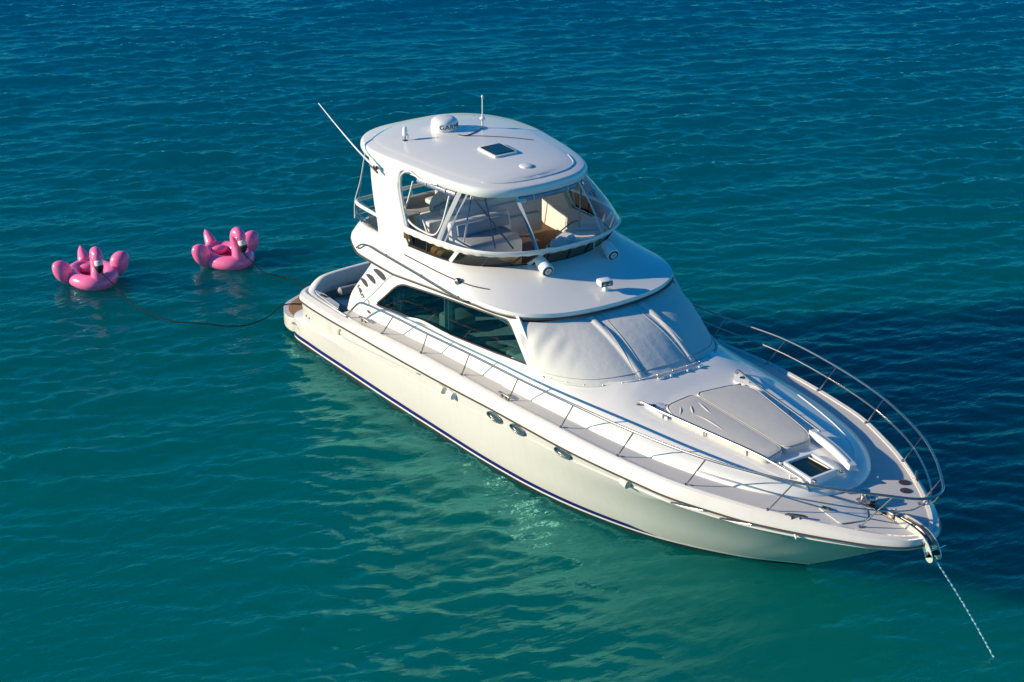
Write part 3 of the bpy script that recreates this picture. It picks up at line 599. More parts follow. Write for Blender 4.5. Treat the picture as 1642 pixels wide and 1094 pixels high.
# horns / hailer speakers and the search light on the brow
def speaker(x, y):
    p = top_hit(fly_b, x, y, 3.3)[0]; bm = bmesh.new(); a = Vector((.9, -.12, -.28)).normalized(); c = p+Vector((-.06, 0, .13))
    lathe(bm, [(.04, -.22), (.085, -.19), (.105, -.12), (.11, .0), (.115, .12), (.108, .14), (.10, .145)], c, a, 24); s_ = obj('horn_speaker', bm, M['plastic'], yacht)
    bm = bmesh.new(); lathe(bm, [(.092, .141), (.092, .149), (.03, .152), (.005, .15)], c, a, 24); obj('speaker_grille', bm, M['black'], s_)
    bm = bmesh.new(); lathe(bm, [(.062, .152), (.062, .158), (.04, .158), (.04, .152)], c, a, 20); obj('speaker_ring', bm, M['plastic'], s_)
    bm = bmesh.new(); tube(bm, [p+Vector((0, 0, -.02)), c+Vector((0, 0, -.05))], [.05, .03], 10); obj('bracket', bm, M['plastic'], s_)
for x, y in ((6.44, -.60), (6.44, .80)): speaker(x, y)
p = top_hit(fly_b, 7.22, .08, 3.3)[0]
bm = bmesh.new(); lathe(bm, [(.06, -.02), (.055, .02), (.03, .05), (.03, .09)], p, (0, 0, 1), 16); sl = obj('search_light', bm, M['plastic'], yacht)
bm = bmesh.new(); box(bm, p+Vector((.0, -.02, .15)), (.20, .24, .11), rz=R(-10), bev=.03); obj('housing', bm, M['plastic'], sl)
bm = bmesh.new(); box(bm, p+Vector((.10, -.04, .15)), (.012, .21, .085), rz=R(-10), bev=.01); obj('lens', bm, M['lens'], sl)
bm = bmesh.new()
for s in (-.05, .05): ellip(bm, p+Vector((.107+s*.17, -.04+s, .15)), (.008, .035, .028), u=12, v=8)
obj('bulb', bm, M['steel'], sl)

# ---- flybridge furniture
def part(name, m_, fn, parent=None, sm=35):
    bm = bmesh.new(); fn(bm); return obj(name, bm, m_, parent or yacht, sm)
part('helm_console', M['plastic'], lambda b: (prism(b, roundpoly([(5.18, 1.0), (5.72, .05), (5.98, -.32), (6.14, .25), (5.97, .8), (5.6, 1.28), (5.15, 1.46)], .10, 4), 2.47, 3.27, .07),))
part('dash_hood', M['plastic'], lambda b: prism(b, roundpoly([(5.86, -.02), (5.98, -.2), (6.06, .1), (5.9, .2)], .08, 4), 3.2, 3.38, .06))
part('compass', M['plastic'], lambda b: ellip(b, (5.93, .3, 3.31), (.09, .08, .06)))
part('dash_panel', M['shade'], lambda b: box(b, (5.55, .85, 3.285), (.3, .5, .03), bev=.012, rz=R(-28)))
part('dash_rail', M['dsteel'], lambda b: tube(b, crv([(5.80, -.02, 3.26), (5.70, .15, 3.33), (5.30, .85, 3.33), (5.22, 1.0, 3.26)], 20), .012, 6))
part('helm_bench', M['vinyl_white'], lambda b: (box(b, (4.58, -.55, 2.80), (.62, 1.15, .55), bev=.09), box(b, (4.26, -.5, 3.12), (.16, 1.3, .55), bev=.07, ry=R(-12))))
part('bench_cushion', M['vinyl_grey'], lambda b: (box(b, (4.58, -.55, 3.09), (.50, 1.05, .08), bev=.035), box(b, (4.36, -.5, 3.25), (.06, 1.1, .20), bev=.025, ry=R(-12))))
part('companion_lounge', M['vinyl_white'], lambda b: (prism(b, roundpoly([(4.35, -1.5), (5.2, -1.42), (5.62, -1.0), (5.55, -.7), (4.95, -.75), (4.35, -.95)], .14, 4), 2.47, 2.95, .07)))
part('lounge_back', M['vinyl_white'], lambda b: tube(b, crv([(4.4, -1.56, 3.02), (5.05, -1.48, 3.02), (5.5, -1.2, 3.03), (5.75, -.85, 3.05)], 24), .09, 10))
part('aft_lounge_back', M['vinyl_white'], lambda b: (box(b, (3.75, .1, 3.05), (.16, 2.2, .85), bev=.06), box(b, (3.86, .1, 3.22), (.10, 2.0, .26), bev=.045), box(b, (3.86, .1, 2.92), (.12, 2.0, .26), bev=.045)))
part('wet_bar', M['vinyl_white'], lambda b: box(b, (3.78, -1.12, 2.92), (.50, .62, .92), bev=.03))
part('captain_chair', M['vinyl_white'], lambda b: (ellip(b, (3.42, -.72, 3.40), (.15, .30, .28)), box(b, (3.2, -.72, 3.1), (.5, .5, .14), bev=.05), tube(b, [(3.2, -.72, 2.46), (3.2, -.72, 3.1)], .05, 10)))
part('folding_chair', M['beige'], lambda b: (box(b, (2.9, -.35, 3.55), (.12, .42, .38), bev=.04), box(b, (2.75, -.35, 3.2), (.45, .45, .10), bev=.03), tube(b, [(2.75, -.35, 2.46), (2.75, -.35, 3.2)], .05, 10)))
part('chair_strap', M['vinyl_grey'], lambda b: tube(b, crv([(3.50, -1.0, 3.42), (3.57, -.85, 3.5), (3.57, -.6, 3.5), (3.5, -.45, 3.42)], 16), .018, 6))
part('aft_sofa', M['vinyl_grey'], lambda b: (box(b, (2.25, .2, 2.72), (.5, 2.4, .5), bev=.08), box(b, (2.05, .2, 3.0), (.14, 2.4, .3), bev=.06)))
# aft rail of the flybridge
rail_z = 3.20
ra = crv([(2.95, -1.72, 3.20), (1.95, -1.68, rail_z), (1.82, -1.58, rail_z), (1.78, -1.3, rail_z), (1.78, 1.3, rail_z), (1.82, 1.58, rail_z), (1.95, 1.68, rail_z), (2.95, 1.72, 3.2)], 80)
aft_rail = part('aft_rail', M['gel'], lambda b: tube(b, ra, .035, 10))
def sub_rails(b):
    for z in (3.05, 2.97): tube(b, np.array(ra)[4:-4]*[1, 1, 0]+[0, 0, z-.05], .012, 6)
part('rail_wire', M['steel'], sub_rails, aft_rail)
for s in (-1, 1):
    for x in (2.05, 2.4): part('stanchion', M['steel'], lambda b: tube(b, [(x, s*1.70, 3.2), (x+.12, s*1.72, 2.86)], .014, 6), aft_rail)
for y in (-1.1, -.4, .4, 1.1): part('stanchion', M['steel'], lambda b: tube(b, [(1.78, y, 3.2), (1.9, y, 2.86)], .014, 6), aft_rail)

# ---- hardtop and its arch legs
hl = [(1.08, 0), (1.12, .62), (1.30, 1.05), (1.66, 1.38), (2.2, 1.58), (2.9, 1.61), (3.6, 1.54), (4.3, 1.44), (4.85, 1.31), (5.25, 1.12), (5.5, .78), (5.6, .4), (5.63, 0)]
def hz0(x): return lerp(x, [1.0, 1.6, 2.4, 3.2, 4.2, 5.7], [4.13, 4.14, 4.165, 4.19, 4.18, 4.15])
def hc(L, zf): return hz_curve(L, zf, 120)
t1 = hc(hl, hz0)
t0 = off(t1, .07, -.015); t2 = off(t1, -.02, .05); t3 = off(t1, -.014, .115); t4 = off(t1, .012, .148); t5 = off(t1, .05, .163)
t6 = off(t1, .20, .175); t7 = off(t1, .235, .185); t8 = off(t1, .32, .20); t9 = off(t1, .75, .285)
bm = bmesh.new()
lv = [full(L) for L in (off(t1, .10, .05), t0, t1, t2, t3, t4, t5, t6, t7, t8)]
e8 = lv[-1]
for k in (.8, .6, .4, .2, 0): r_ = e8.copy(); r_[:, 1] *= k; r_[:, 2] += .075*np.minimum(1, np.abs(e8[:, 1])/1.2)**1.5*(1-k*k); lv.append(r_)
loft(bm, lv); weld(bm, 2e-4)
hard = obj('hardtop', bm, M['gel'], yacht, 40); hard_b = bvh_of(hard)
bm = bmesh.new(); und = full(off(t1, .09, .04)); bm.faces.new([bm.verts.new(p) for p in und[:-1]]); bmesh.ops.triangulate(bm, faces=bm.faces); obj('hardtop_liner', bm, M['gel'], hard, 0)
# grey bead, coloured as the shade of a crease across the crown front
bm = bmesh.new(); g = full(t7); n_ = len(g); pth = [top_hit(hard_b, p[0], p[1])[0]+Vector((0, 0, -.006)) for p in np.vstack([g[n_-34:-1], g[:26]])]
tube(bm, pth, [.001]+[.016]*(len(pth)-2)+[.001], 6); obj('crown_shade_line', bm, M['shade'], hard)
for sgn in (-1, 1):
    af = crv([(2.06, 1.52, 4.28), (2.38, 1.655, 4.10), (2.50, 1.71, 3.85), (2.66, 1.765, 3.5), (2.83, 1.80, 3.1), (2.94, 1.835, 2.80)], 30)
    fr = crv([(3.80, 1.54, 4.30), (3.42, 1.645, 4.20), (3.38, 1.675, 4.0), (3.52, 1.72, 3.7), (3.72, 1.765, 3.35), (4.02, 1.83, 2.86)], 30)
    bm = bmesh.new(); rows = []
    for a, b in zip(af, fr):
        w = b-a; w /= np.linalg.norm(w); dn = np.array([0, 1, 0.]); e = .035
        ring = [a+dn*-.10, a+dn*-.03-w*.0, a+w*.04, a*.5+b*.5+dn*.012, b-w*.04, b-dn*.03, b-dn*.10]
        rows.append([(p[0], sgn*p[1], p[2]) for p in ring])
    r_ = loft(bm, rows, closed=True); leg = obj('arch_leg', bm, M['gel'], yacht, 50)
    bm = bmesh.new(); path = fr[2:-3]+np.array([.07, -.02, 0])
    top = crv([(path[0][0]+.6, path[0][1]-.12, 4.19), (path[0][0]+.2, path[0][1]-.03, 4.18), tuple(path[0]-[.0, 0, .03])], 10)
    pp = np.vstack([top[:-1], path]); tube(bm, [(p[0], sgn*p[1], p[2]) for p in crv(pp[::2], 60)], .022, 8); obj('opening_frame', bm, M['shade'], leg)
# hatch, speaker disc and aerials on the hardtop
hp_ = roundpoly([(3.76, -.22), (4.34, -.22), (4.34, .28), (3.76, .28)], .05, 4); hzf = lambda x, y: top_hit(hard_b, x, y)[0].z
bm = bmesh.new(); prism(bm, hp_, -.02, .035, .012, zf=hzf); hh = obj('hardtop_hatch', bm, M['gel'], yacht)
bm = bmesh.new(); prism(bm, roundpoly([(3.80, -.18), (4.30, -.18), (4.30, .24), (3.80, .24)], .03, 4), .0, .0385, zf=hzf); obj('frame', bm, M['black'], hh)
bm = bmesh.new(); prism(bm, roundpoly([(3.85, -.14), (4.27, -.14), (4.27, .20), (3.85, .20)], .03, 4), .03, .043, zf=hzf); obj('pane', bm, mat('hatch_hole_shade', (.012, .045, .055), .08, coat=.5, noise=.5, nscale=6), hh)  # dark teal sheet coloured as the dim space seen through an open hatch
bm = bmesh.new(); p = top_hit(hard_b, 4.93, .03)[0]; lathe(bm, [(.115, -.01), (.115, .012), (.10, .02), (.01, .021)], p, (0, 0, 1), 28); obj('speaker_disc', bm, M['plastic'], yacht)
p = top_hit(hard_b, 2.40, -.03)[0]
bm = bmesh.new(); lathe(bm, [(.20, -.02), (.24, .0), (.255, .05), (.25, .14), (.235, .185), (.19, .22), (.12, .235), (.01, .238)], p, (0, 0, 1), 40)
radar = obj('radar_dome', bm, M['plastic'], yacht, 40)
bm = bmesh.new(); lathe(bm, [(.21, -.03), (.225, -.012), (.24, .004)], p, (0, 0, 1), 36); obj('dome_base', bm, M['dsteel'], radar)
bm = text_bm('GARMIN', .13, 0, .001); rr = .256
for v in bm.verts:
    a = v.co.x*1.1/rr+R(6); z = v.co.y; n_ = v.co.z
    v.co = p+Vector((math.cos(a)*(rr+n_), math.sin(a)*(rr+n_), .10+z))
obj('dome_lettering', bm, mat('grey_print', (.03, .03, .035), .6), radar, 0)
# stubby aerial
p = top_hit(hard_b, 2.47, -.93)[0]
bm = bmesh.new(); tube(bm, [p, p+Vector((0, 0, .10))], .014, 8); tube(bm, [p+Vector((.04, .04, .12)), p+Vector((.04, .04, .04))], .006, 6); lathe(bm, [(.05, -.01), (.05, .01), (.02, .02)], p, (0, 0, 1), 12); ae = obj('satellite_aerial', bm, M['dsteel'], yacht)
bm = bmesh.new(); lathe(bm, [(.035, .09), (.052, .11), (.045, .20), (.035, .255), (.01, .265)], p, (0, 0, 1), 16); obj('aerial_cap', bm, M['plastic'], ae)
# mast light with its cable
p = top_hit(hard_b, 2.72, .60)[0]
bm = bmesh.new(); tube(bm, [p+Vector((0, 0, -.02)), p+Vector((0, 0, .26))], .018, 8); lathe(bm, [(.05, -.01), (.05, .012), (.02, .02)], p, (0, 0, 1), 12); ml = obj('anchor_light_mast', bm, M['plastic'], yacht)
bm = bmesh.new(); lathe(bm, [(.02, .14), (.055, .18), (.05, .20), (.02, .22)], p, (0, 0, 1), 14); obj('collar', bm, M['plastic'], ml)
bm = bmesh.new(); tube(bm, [p+Vector((0, 0, .24)), p+Vector((0, 0, .58))], .011, 8); ellip(bm, p+Vector((0, 0, .60)), (.022, .022, .03), u=10, v=8); obj('whip', bm, M['plastic'], ml)
def on_hard(L, d=.008): return [top_hit(hard_b, x, y)[0]+Vector((0, 0, d)) for x, y in L]
bm = bmesh.new(); tube(bm, on_hard([tuple(a) for a in crv([(2.75, .55), (2.95, .25), (3.02, .02), (2.9, -.05)], 14)]), .012, 6); tube(bm, on_hard([tuple(a) for a in crv([(3.02, .0), (3.2, .25), (3.5, .65), (3.8, 1.0)], 20)]), .006, 6)
obj('mast_bracket', bm, M['dsteel'], ml)
# long raked whip aerial on the starboard leg
bm = bmesh.new(); tube(bm, crv([(2.80, -1.80, 4.17), (2.30, -1.78, 4.28), (1.5, -1.765, 4.55), (.77, -1.75, 4.825)], 20), [.02]*3+list(np.linspace(.016, .008, 17)), 8); wa = obj('whip_aerial', bm, M['plastic'], yacht)
bm = bmesh.new(); box(bm, (2.82, -1.77, 4.13), (.10, .05, .07), ry=R(-30), bev=.012); tube(bm, [(2.66, -1.80, 4.16), (2.92, -1.80, 4.08)], .02, 8); obj('ratchet_mount', bm, M['black'], wa)

# ---- clear curtains round the flybridge
def sheet(name, a, b, n=12, bulge=0.0, m_='clear', parent=None):
    """clear vinyl between an upper and a lower line"""
    A = resample(a, n); B = resample(b, n); rows = []
    for t in np.linspace(0, 1, 8):
        L = A*(1-t)+B*t; c = np.array([3.8, 0, 0]); rows.append([tuple(p+bulge*math.sin(math.pi*t)*np.r_[(p-c)[:2]/max(1e-6, np.hypot(*(p-c)[:2])), 0]) for p in L])
    bm = bmesh.new(); loft(bm, rows); return obj(name, bm, M[m_], parent or yacht, 60)
RT = lambda f0, f1, n=14: np.array([on_screen(f, 1.0)+[0, 0, .03] for f in np.linspace(f0, f1, n)])
lip = full(off(t1, .045, -.01)); 
def lip_at(x, y): return np.array(lip[int(np.argmin(np.hypot(lip[:, 0]-x, lip[:, 1]-y)))])
def lip_run(p0, p1):
    i, j = [int(np.argmin(np.hypot(lip[:-1, 0]-p[0], lip[:-1, 1]-p[1]))) for p in (p0, p1)]
    n = len(lip)-1
    if abs(i-j) > n/2:
        if i < j: i += n
        else: j += n
    ks = np.linspace(i, j, 24).round().astype(int) % n
    return lip[ks]
def find_f(x, y): fs = np.linspace(0, 1, 400); P_ = np.array([on_screen(f, 1) for f in fs]); return fs[int(np.argmin(np.hypot(P_[:, 0]-x, P_[:, 1]-y)))]
fS, fC, fP, fP2 = find_f(4.85, -1.7), find_f(6.25, -.66), find_f(6.25, .70), find_f(5.86, 1.3)
cornerS = sheet('corner_curtain', lip_run((4.85, -1.31), (5.55, -.62)), RT(fS, fC), 20, .05)
cornerP = sheet('corner_curtain', lip_run((5.5, .80), (4.85, 1.31)), RT(fP, find_f(4.9, 1.7)), 20, .05)
sideP = sheet('side_curtain', lip_run((4.85, 1.31), (3.5, 1.6)), RT(find_f(4.9, 1.7), 1.0), 12, .0)
def edge(name, a, b, w, parent, m_='vinyl_white', bulge=.05):
    P = [Vector(a)*(1-t)+Vector(b)*t for t in np.linspace(0, 1, 8)]; o = Vector((a[0]+b[0]-7.6, a[1]+b[1], 0)).normalized()
    P = [p+o*(bulge*math.sin(math.pi*i/7)+.006) for i, p in enumerate(P)]; bm = bmesh.new(); strap(bm, P, w, .012, o); return obj(name, bm, M[m_], parent, 40)
edge('zip_band', lip_at(4.80, -1.33), on_screen(fS, 1), .085, cornerS)
edge('zip_band', lip_at(4.98, -1.28), on_screen(find_f(5.0, -1.69), 1), .03, cornerS)
edge('zip_band', lip_at(5.62, -.60), on_screen(fC, 1), .06, cornerS)
edge('zip_band', lip_at(5.5, .78), on_screen(fP, 1), .055, cornerP)
edge('zip_band', lip_at(5.25, 1.1), on_screen(fP2, 1), .05, cornerP)
edge('zip_band', lip_at(4.85, 1.31), on_screen(find_f(4.9, 1.7), 1), .07, cornerP)
for a, b in (((5.05, -1.2, 4.15), (5.25, -1.5, 3.40)), ((5.05, -1.2, 4.15), (6.0, -.98, 3.42)), ((5.25, -1.05, 4.14), (5.80, -1.22, 3.42)), ((5.2, 1.05, 4.15), (5.55, .75, 3.3))):
    part('hardtop_strut', M['steel'], lambda b_: tube(b_, [a, b], .016, 8))
# rolled-up panels tied under the hardtop edge
cr = np.array([p+np.array([-.02, 0, -.06]) for p in lip_run((5.6, -.55), (5.5, .74))])
rc = part('rolled_curtain', M['roll'], lambda b: tube(b, resample(cr, 24), .052, 12))
part('roll_strap', M['vinyl_white'], lambda b: [tube(b, [(q[0]+.06*math.cos(a)*d[0], q[1]+.06*math.cos(a)*d[1], q[2]+.06*math.sin(a)) for a in np.linspace(0, 2*math.pi, 16, endpoint=False)], .01, 5, closed=True) for q, d in ((cr[5], (1, 0)), (cr[18], (1, 0)))], rc)
part('roll_end', M['vinyl_white'], lambda b: ellip(b, cr[1]+[0, 0, -.03], (.08, .12, .06)), rc)
sr = np.array([p+np.array([0, .03, -.07]) for p in lip_run((3.75, -1.57), (4.72, -1.34))])
rs = part('rolled_curtain', M['roll'], lambda b: tube(b, resample(sr, 20), .055, 12))
part('roll_strap', M['vinyl_white'], lambda b: [tube(b, [(q[0]+.0, q[1]+.064*math.cos(a), q[2]+.064*math.sin(a)) for a in np.linspace(0, 2*math.pi, 16, endpoint=False)], .011, 5, closed=True) for q in (sr[6], sr[18])], rs)
# hanging edge of the open side panel
op = crv([(3.72, -1.55, 4.1), (3.66, -1.62, 3.75), (3.62, -1.66, 3.58), (3.78, -1.70, 3.42), (4.3, -1.71, 3.36), (4.62, -1.68, 3.40), (4.74, -1.62, 3.6), (4.74, -1.45, 4.1)], 60)
part('panel_zip', M['vinyl_white'], lambda b: tube(b, op, .018, 6))
# aft panels
lipa = lambda x, y: lip_at(x, y)
qs = sheet('aft_curtain', [(2.02, -1.52, 4.15), (2.5, -1.66, 3.95), (2.72, -1.72, 3.55), (2.93, -1.76, 2.95)], [(1.86, -1.62, 3.24), (1.80, -1.66, 2.95), (1.86, -1.70, 2.78), (2.1, -1.76, 2.85)], 12)
part('zip_band', M['vinyl_white'], lambda b: tube(b, crv([(2.02, -1.52, 4.15), (1.95, -1.60, 3.6), (1.84, -1.66, 3.2), (1.86, -1.69, 2.88)], 16), .010, 6), qs)
sheet('aft_curtain', [(2.02, 1.52, 4.15), (2.5, 1.66, 3.95), (2.72, 1.72, 3.55), (2.93, 1.76, 2.95)], [(1.86, 1.62, 3.24), (1.80, 1.66, 2.95), (1.86, 1.70, 2.78), (2.1, 1.76, 2.85)], 12)
part('aft_curtain_tie', M['vinyl_white'], lambda b: [tube(b, crv([(1.9, y, 4.14), (1.85, y*1.05, 3.6), (1.8, y*1.08, 3.2)], 10), .014, 6) for y in (-.6, .6)])

# ---- foredeck: sun pads, rails, hatch
def on_trunk(x, y, d=0.0): return top_hit(trunk_b, x, y, 3)[0]+Vector((0, 0, d))
tz = lambda x, y: on_trunk(x, y).z
def pz(x, y): return top_z(x)+.012-.03*y*y
def cushion(name, poly, h, m_):
    P = roundpoly(poly, .12, 5); P = resample([tuple(p) for p in P]+[tuple(P[0])], 80)[:-1]; c = P.mean(0); bm = bmesh.new(); rows = []
    for s, z in ((1.0, -.03), (1.0, h*.72), (.992, h*.92), (.978, h), (.90, h+.004)):
        rows.append([(*(c+(p-c)*s), pz(*(c+(p-c)*s))+z) for p in P])
    r = loft(bm, rows, closed=True); f_ = bm.faces.new(r[-1]); bmesh.ops.triangulate(bm, faces=[f_], ngon_method='BEAUTY'); c_ = obj(name, bm, m_, yacht, 50)
    bm = bmesh.new(); tube(bm, [Vector(p)+Vector((0, 0, .004)) for p in rows[3]], .006, 6, closed=True); obj('piping', bm, M['seam'], c_)
    return c_
cushion('sun_pad', [(9.98, -.82), (9.92, -.19), (12.20, -.26), (12.30, -.70), (11.6, -.78), (10.35, -.94)], .075, M['pad'])
cushion('sun_pad', [(9.92, -.165), (10.0, .62), (10.3, .80), (12.0, .43), (12.22, .25), (12.20, -.235)], .075, M['pad'])
bm = bmesh.new(); tube(bm, [(10.0, y, tz(10.0, y)+.03) for y in np.linspace(-.9, .75, 20)], .025, 8); obj('pad_piping', bm, M['pad'], yacht)
for L in ([(10.12, -.62), (10.25, -.70), (10.42, -.86)], [(10.2, -.45), (10.33, -.55), (10.42, -.60), (10.52, -.66)], [(10.45, -.70), (10.58, -.62), (10.9, -.60), (11.3, -.63)], [(10.15, -.3), (10.4, -.36), (10.7, -.42)]):      # folds in the loose cover
    bm = bmesh.new(); P = crv(L, 18); tube(bm, [(p[0], p[1], pz(p[0], p[1])+.072) for p in P], [.002+.016*math.sin(math.pi*k/17) for k in range(18)], 8); obj('cover_fold', bm, M['pad'], yacht, 80)
for s, L in ((-1, [(9.62, -1.10), (9.75, -1.08), (13.02, -.585), (13.10, -.57)]), (1, [(9.62, .98), (9.75, .955), (12.0, .60), (12.1, .585)])):
    P = crv(L, 50); path = [on_trunk(p[0], p[1], .10) for p in P]; path[0] = on_trunk(*P[0], .0); path[-1] = on_trunk(*P[-1], 0.0); path[1].z -= .02
    bm = bmesh.new(); tube(bm, path, .02, 8); rr_ = obj('foredeck_rail', bm, M['steel'], yacht)
    for i in (8, 20, 32, 44): part('rail_foot', M['steel'], lambda b: tube(b, [path[i], path[i]-Vector((0, 0, .11))], .014, 6), rr_)
bm = bmesh.new(); P = crv([(12.02, .46), (12.5, .40), (13.12, .28)], 24); strap(bm, [on_trunk(p[0], p[1], .10) for p in P], .12, .10, (0, .1, 1)); obj('backrest_board', bm, M['plastic'], yacht)
bm = bmesh.new(); strap(bm, [on_trunk(p[0], p[1], .155)+Vector((0, -.02, 0)) for p in P[2:-2]], .035, .012, (0, .1, 1)); obj('board_trim', bm, M['shade'], yacht)
for s in (-1, 1):      # cup holder trays
    bm = bmesh.new(); prism(bm, roundpoly([(9.66, s*1.02), (9.85, s*.72), (10.3, s*1.0)], .05, 4), .0, .035, .01, zf=tz); ct = obj('cup_tray', bm, M['plastic'], yacht)
    bm = bmesh.new(); lathe(bm, [(.045, .0), (.045, .042), (.01, .042)], on_trunk(9.84, s*.93), (0, 0, 1), 18); obj('cup_hole', bm, M['plum'], ct)
# open deck hatch
HQ = [(12.44, -.52), (13.10, -.55), (13.08, .04), (12.44, .07)]
bm = bmesh.new(); o_q = roundpoly(HQ, .05, 4); i_q = roundpoly([(12.50, -.465), (13.04, -.49), (13.02, -.02), (12.50, .01)], .03, 4)
hz2 = lambda p, d: (p[0], p[1], 1.865-.02*(p[0]-12.3)+d)
loft(bm, [[hz2(p, -.10) for p in o_q], [hz2(p, .05) for p in o_q], [hz2(p, .065) for p in [a*.93+b*.07 for a, b in zip(o_q, i_q)]], [hz2(p, .065) for p in [a*.2+b*.8 for a, b in zip(o_q, i_q)]], [hz2(p, .05) for p in i_q], [hz2(p, .022) for p in i_q]], closed=True)
dh = obj('deck_hatch', bm, M['plastic'], yacht)
bm = bmesh.new(); bm.faces.new([bm.verts.new(hz2(p, .028)) for p in i_q]); obj('hatch_shade_sheet', bm, mat('hatch_shade', (.006, .018, .012), .25, coat=.3), dh, 0)  # closed sheet, painted dark for the unlit space below the hatch
bm = bmesh.new(); box(bm, (12.78, -.06, 1.905), (.44, .10, .012), rx=R(-25)); obj('hatch_flap', bm, M['shade'], dh)
for q in ((13.13, -.5), (13.11, .05), (12.41, -.53)): part('hatch_catch', M['steel'], lambda b: box(b, hz2(q, .03), (.07, .05, .05), bev=.012), dh)

# ---- bow rails
TOPS = [(2.286, 2.19, 1.15), (2.60, 2.20, 1.45), (2.85, 2.205, 1.635), (3.12, 2.21, 1.69), (3.56, 2.21, 1.735), (4.02, 2.21, 1.772), (5.16, 2.21, 1.84), (6.48, 2.21, 1.942), (7.91, 2.21, 2.03), (9.45, 2.22, 2.16), (10.82, 2.09, 2.207), (12.185, 1.81, 2.239), (13.53, 1.284, 2.275), (14.2, .87, 2.30), (14.65, .52, 2.31), (14.93, .27, 2.31), (15.02, .1, 2.31), (15.03, 0, 2.31)]
top = crv(TOPS, 170)
bm = bmesh.new(); tube(bm, np.vstack([top*[1, -1, 1], top[::-1][1:]]), .020, 10); bow_rail = obj('bow_rail', bm, M['steel'], yacht)
BASES = [(3.58, 2.185), (4.90, 2.185), (6.20, 2.185), (7.60, 2.185), (9.06, 2.18), (10.43, 2.095), (11.80, 1.857), (13.10, 1.374), (14.21, .60)]
TP = [(4.02, 2.21, 1.772), (5.16, 2.21, 1.84), (6.48, 2.21, 1.942), (7.91, 2.21, 2.03), (9.45, 2.22, 2.16), (10.82, 2.09, 2.207), (12.185, 1.81, 2.239), (13.53, 1.284, 2.275), (14.70, .475, 2.31)]
MID = []
for (bx_, by_), t_ in zip(BASES, TP):
    for s in (-1, 1):
        a = Vector((bx_, s*by_, dz(bx_)+.005)); b = Vector((t_[0], s*t_[1], t_[2]))
        part('stanchion', M['steel'], lambda q: tube(q, [a, b], .0115, 8), bow_rail)
        part('stanchion_foot', M['steel'], lambda q: lathe(q, [(.036, 0), (.036, .012), (.02, .03)], a, (0, 0, 1), 12), bow_rail)
    MID.append((bx_*.45+t_[0]*.55, by_*.45+t_[1]*.55, dz(bx_)*.45+t_[2]*.55))
mpS = crv([(11.70, 1.90, 1.935)]+[MID[6], MID[7], MID[8], (14.72, .12, 1.99), (14.80, .04, 2.06), (15.0, .06, 2.30)], 70)*[1, -1, 1]
mpP = crv([(6.4, 2.195, 1.72)]+MID[3:9]+[(14.72, .22, 1.99), (14.86, .20, 2.10), (14.97, .20, 2.30)], 90)
part('mid_rail', M['steel'], lambda q: tube(q, mpS, .0115, 8), bow_rail); part('mid_rail', M['steel'], lambda q: tube(q, mpP, .014, 8), bow_rail)

# ---- ground tackle
part('anchor_locker_lid', M['shade'], lambda b: prism(b, roundpoly([(13.48, -.22), (13.46, -.72), (14.0, -.80), (14.15, -.38), (13.9, -.16)], .06, 4), dz(13.8)+.012, dz(13.8)+.026, .006))
part('locker_latch', M['dsteel'], lambda b: (box(b, (13.56, -.66, dz(13.6)+.035), (.14, .08, .02), bev=.01, rz=R(20)), box(b, (13.62, -.66, dz(13.6)+.05), (.06, .05, .03), bev=.01)))
part('fill_cap', M['plum'], lambda b: lathe(b, [(.085, 0), (.085, .012), (.01, .02)], (13.60, .90, dz(13.6)), (0, 0, 1), 20)); part('fill_cap', M['plum'], lambda b: lathe(b, [(.085, 0), (.085, .012), (.01, .02)], (13.80, .73, dz(13.8)), (0, 0, 1), 20))
def cleat(x, y, rz, sc=1.0):
    def f(b):
        z = dz(x)+.02; c, s = math.cos(rz), math.sin(rz)
        tube(b, [(x+c*u*sc, y+s*u*sc, z+h*sc) for u, h in ((-.17, .03), (-.12, .042), (.0, .045), (.12, .042), (.17, .03))], [.01*sc, .02*sc, .022*sc, .02*sc, .01*sc], 8)
        for u in (-.06, .06): tube(b, [(x+c*u*sc, y+s*u*sc, z-.03), (x+c*u*sc, y+s*u*sc, z+.04*sc)], .018*sc, 8)
    return part('deck_cleat', M['dsteel'], f)
cleat(13.52, -1.20, R(40)); cleat(13.62, 1.14, R(-42)); cleat(7.45, -2.17, 0, .95); cleat(7.45, 2.17, 0, .95); cleat(2.75, -2.08, R(3), 1.0)
zb = dz(14)
wl_ = part('windlass', M['steel'], lambda b: (lathe(b, [(.10, 0), (.10, .04), (.07, .07), (.06, .13), (.085, .16), (.08, .20), (.01, .21)], (13.70, -.02, zb), (0, 0, 1), 24), lathe(b, [(.06, -.11), (.075, -.07), (.05, -.02), (.075, .03), (.06, .08)], (13.84, -.02, zb+.12), (.2, 1, 0), 20)))
part('windlass_plate', M['dsteel'], lambda b: box(b, (14.02, -.02, zb+.025), (.85, .16, .03), bev=.01), wl_)
part('chain_stopper', M['steel'], lambda b: (box(b, (14.28, -.02, zb+.07), (.16, .12, .08), bev=.02), tube(b, [(14.2, -.02, zb+.1), (14.34, -.02, zb+.17)], .015, 8)), wl_)
def roller(b):
    prof = [(14.40, zb+.03), (14.70, zb+.02), (14.94, zb-.04), (15.04, zb-.12), (15.11, zb-.25)]
    P = crv([(a, 0, c) for a, c in prof], 24)
    for s in (-.085, .085): strap(b, [(p[0], s, p[2]) for p in P], .145, .014, (0, 1, 0))
    for s in (-.085, .085): lathe(b, [(.072, -.007), (.072, .007)], (15.112, s, zb-.255), (0, 1, 0), 20)
    strap(b, [(p[0], 0, p[2]-.05) for p in P[:-5]], .17, .014, (.3, 0, 1))
ar = part('bow_roller', mat('pale_cast_steel', (.78, .74, .66), .42, metal=.6), roller, sm=50)
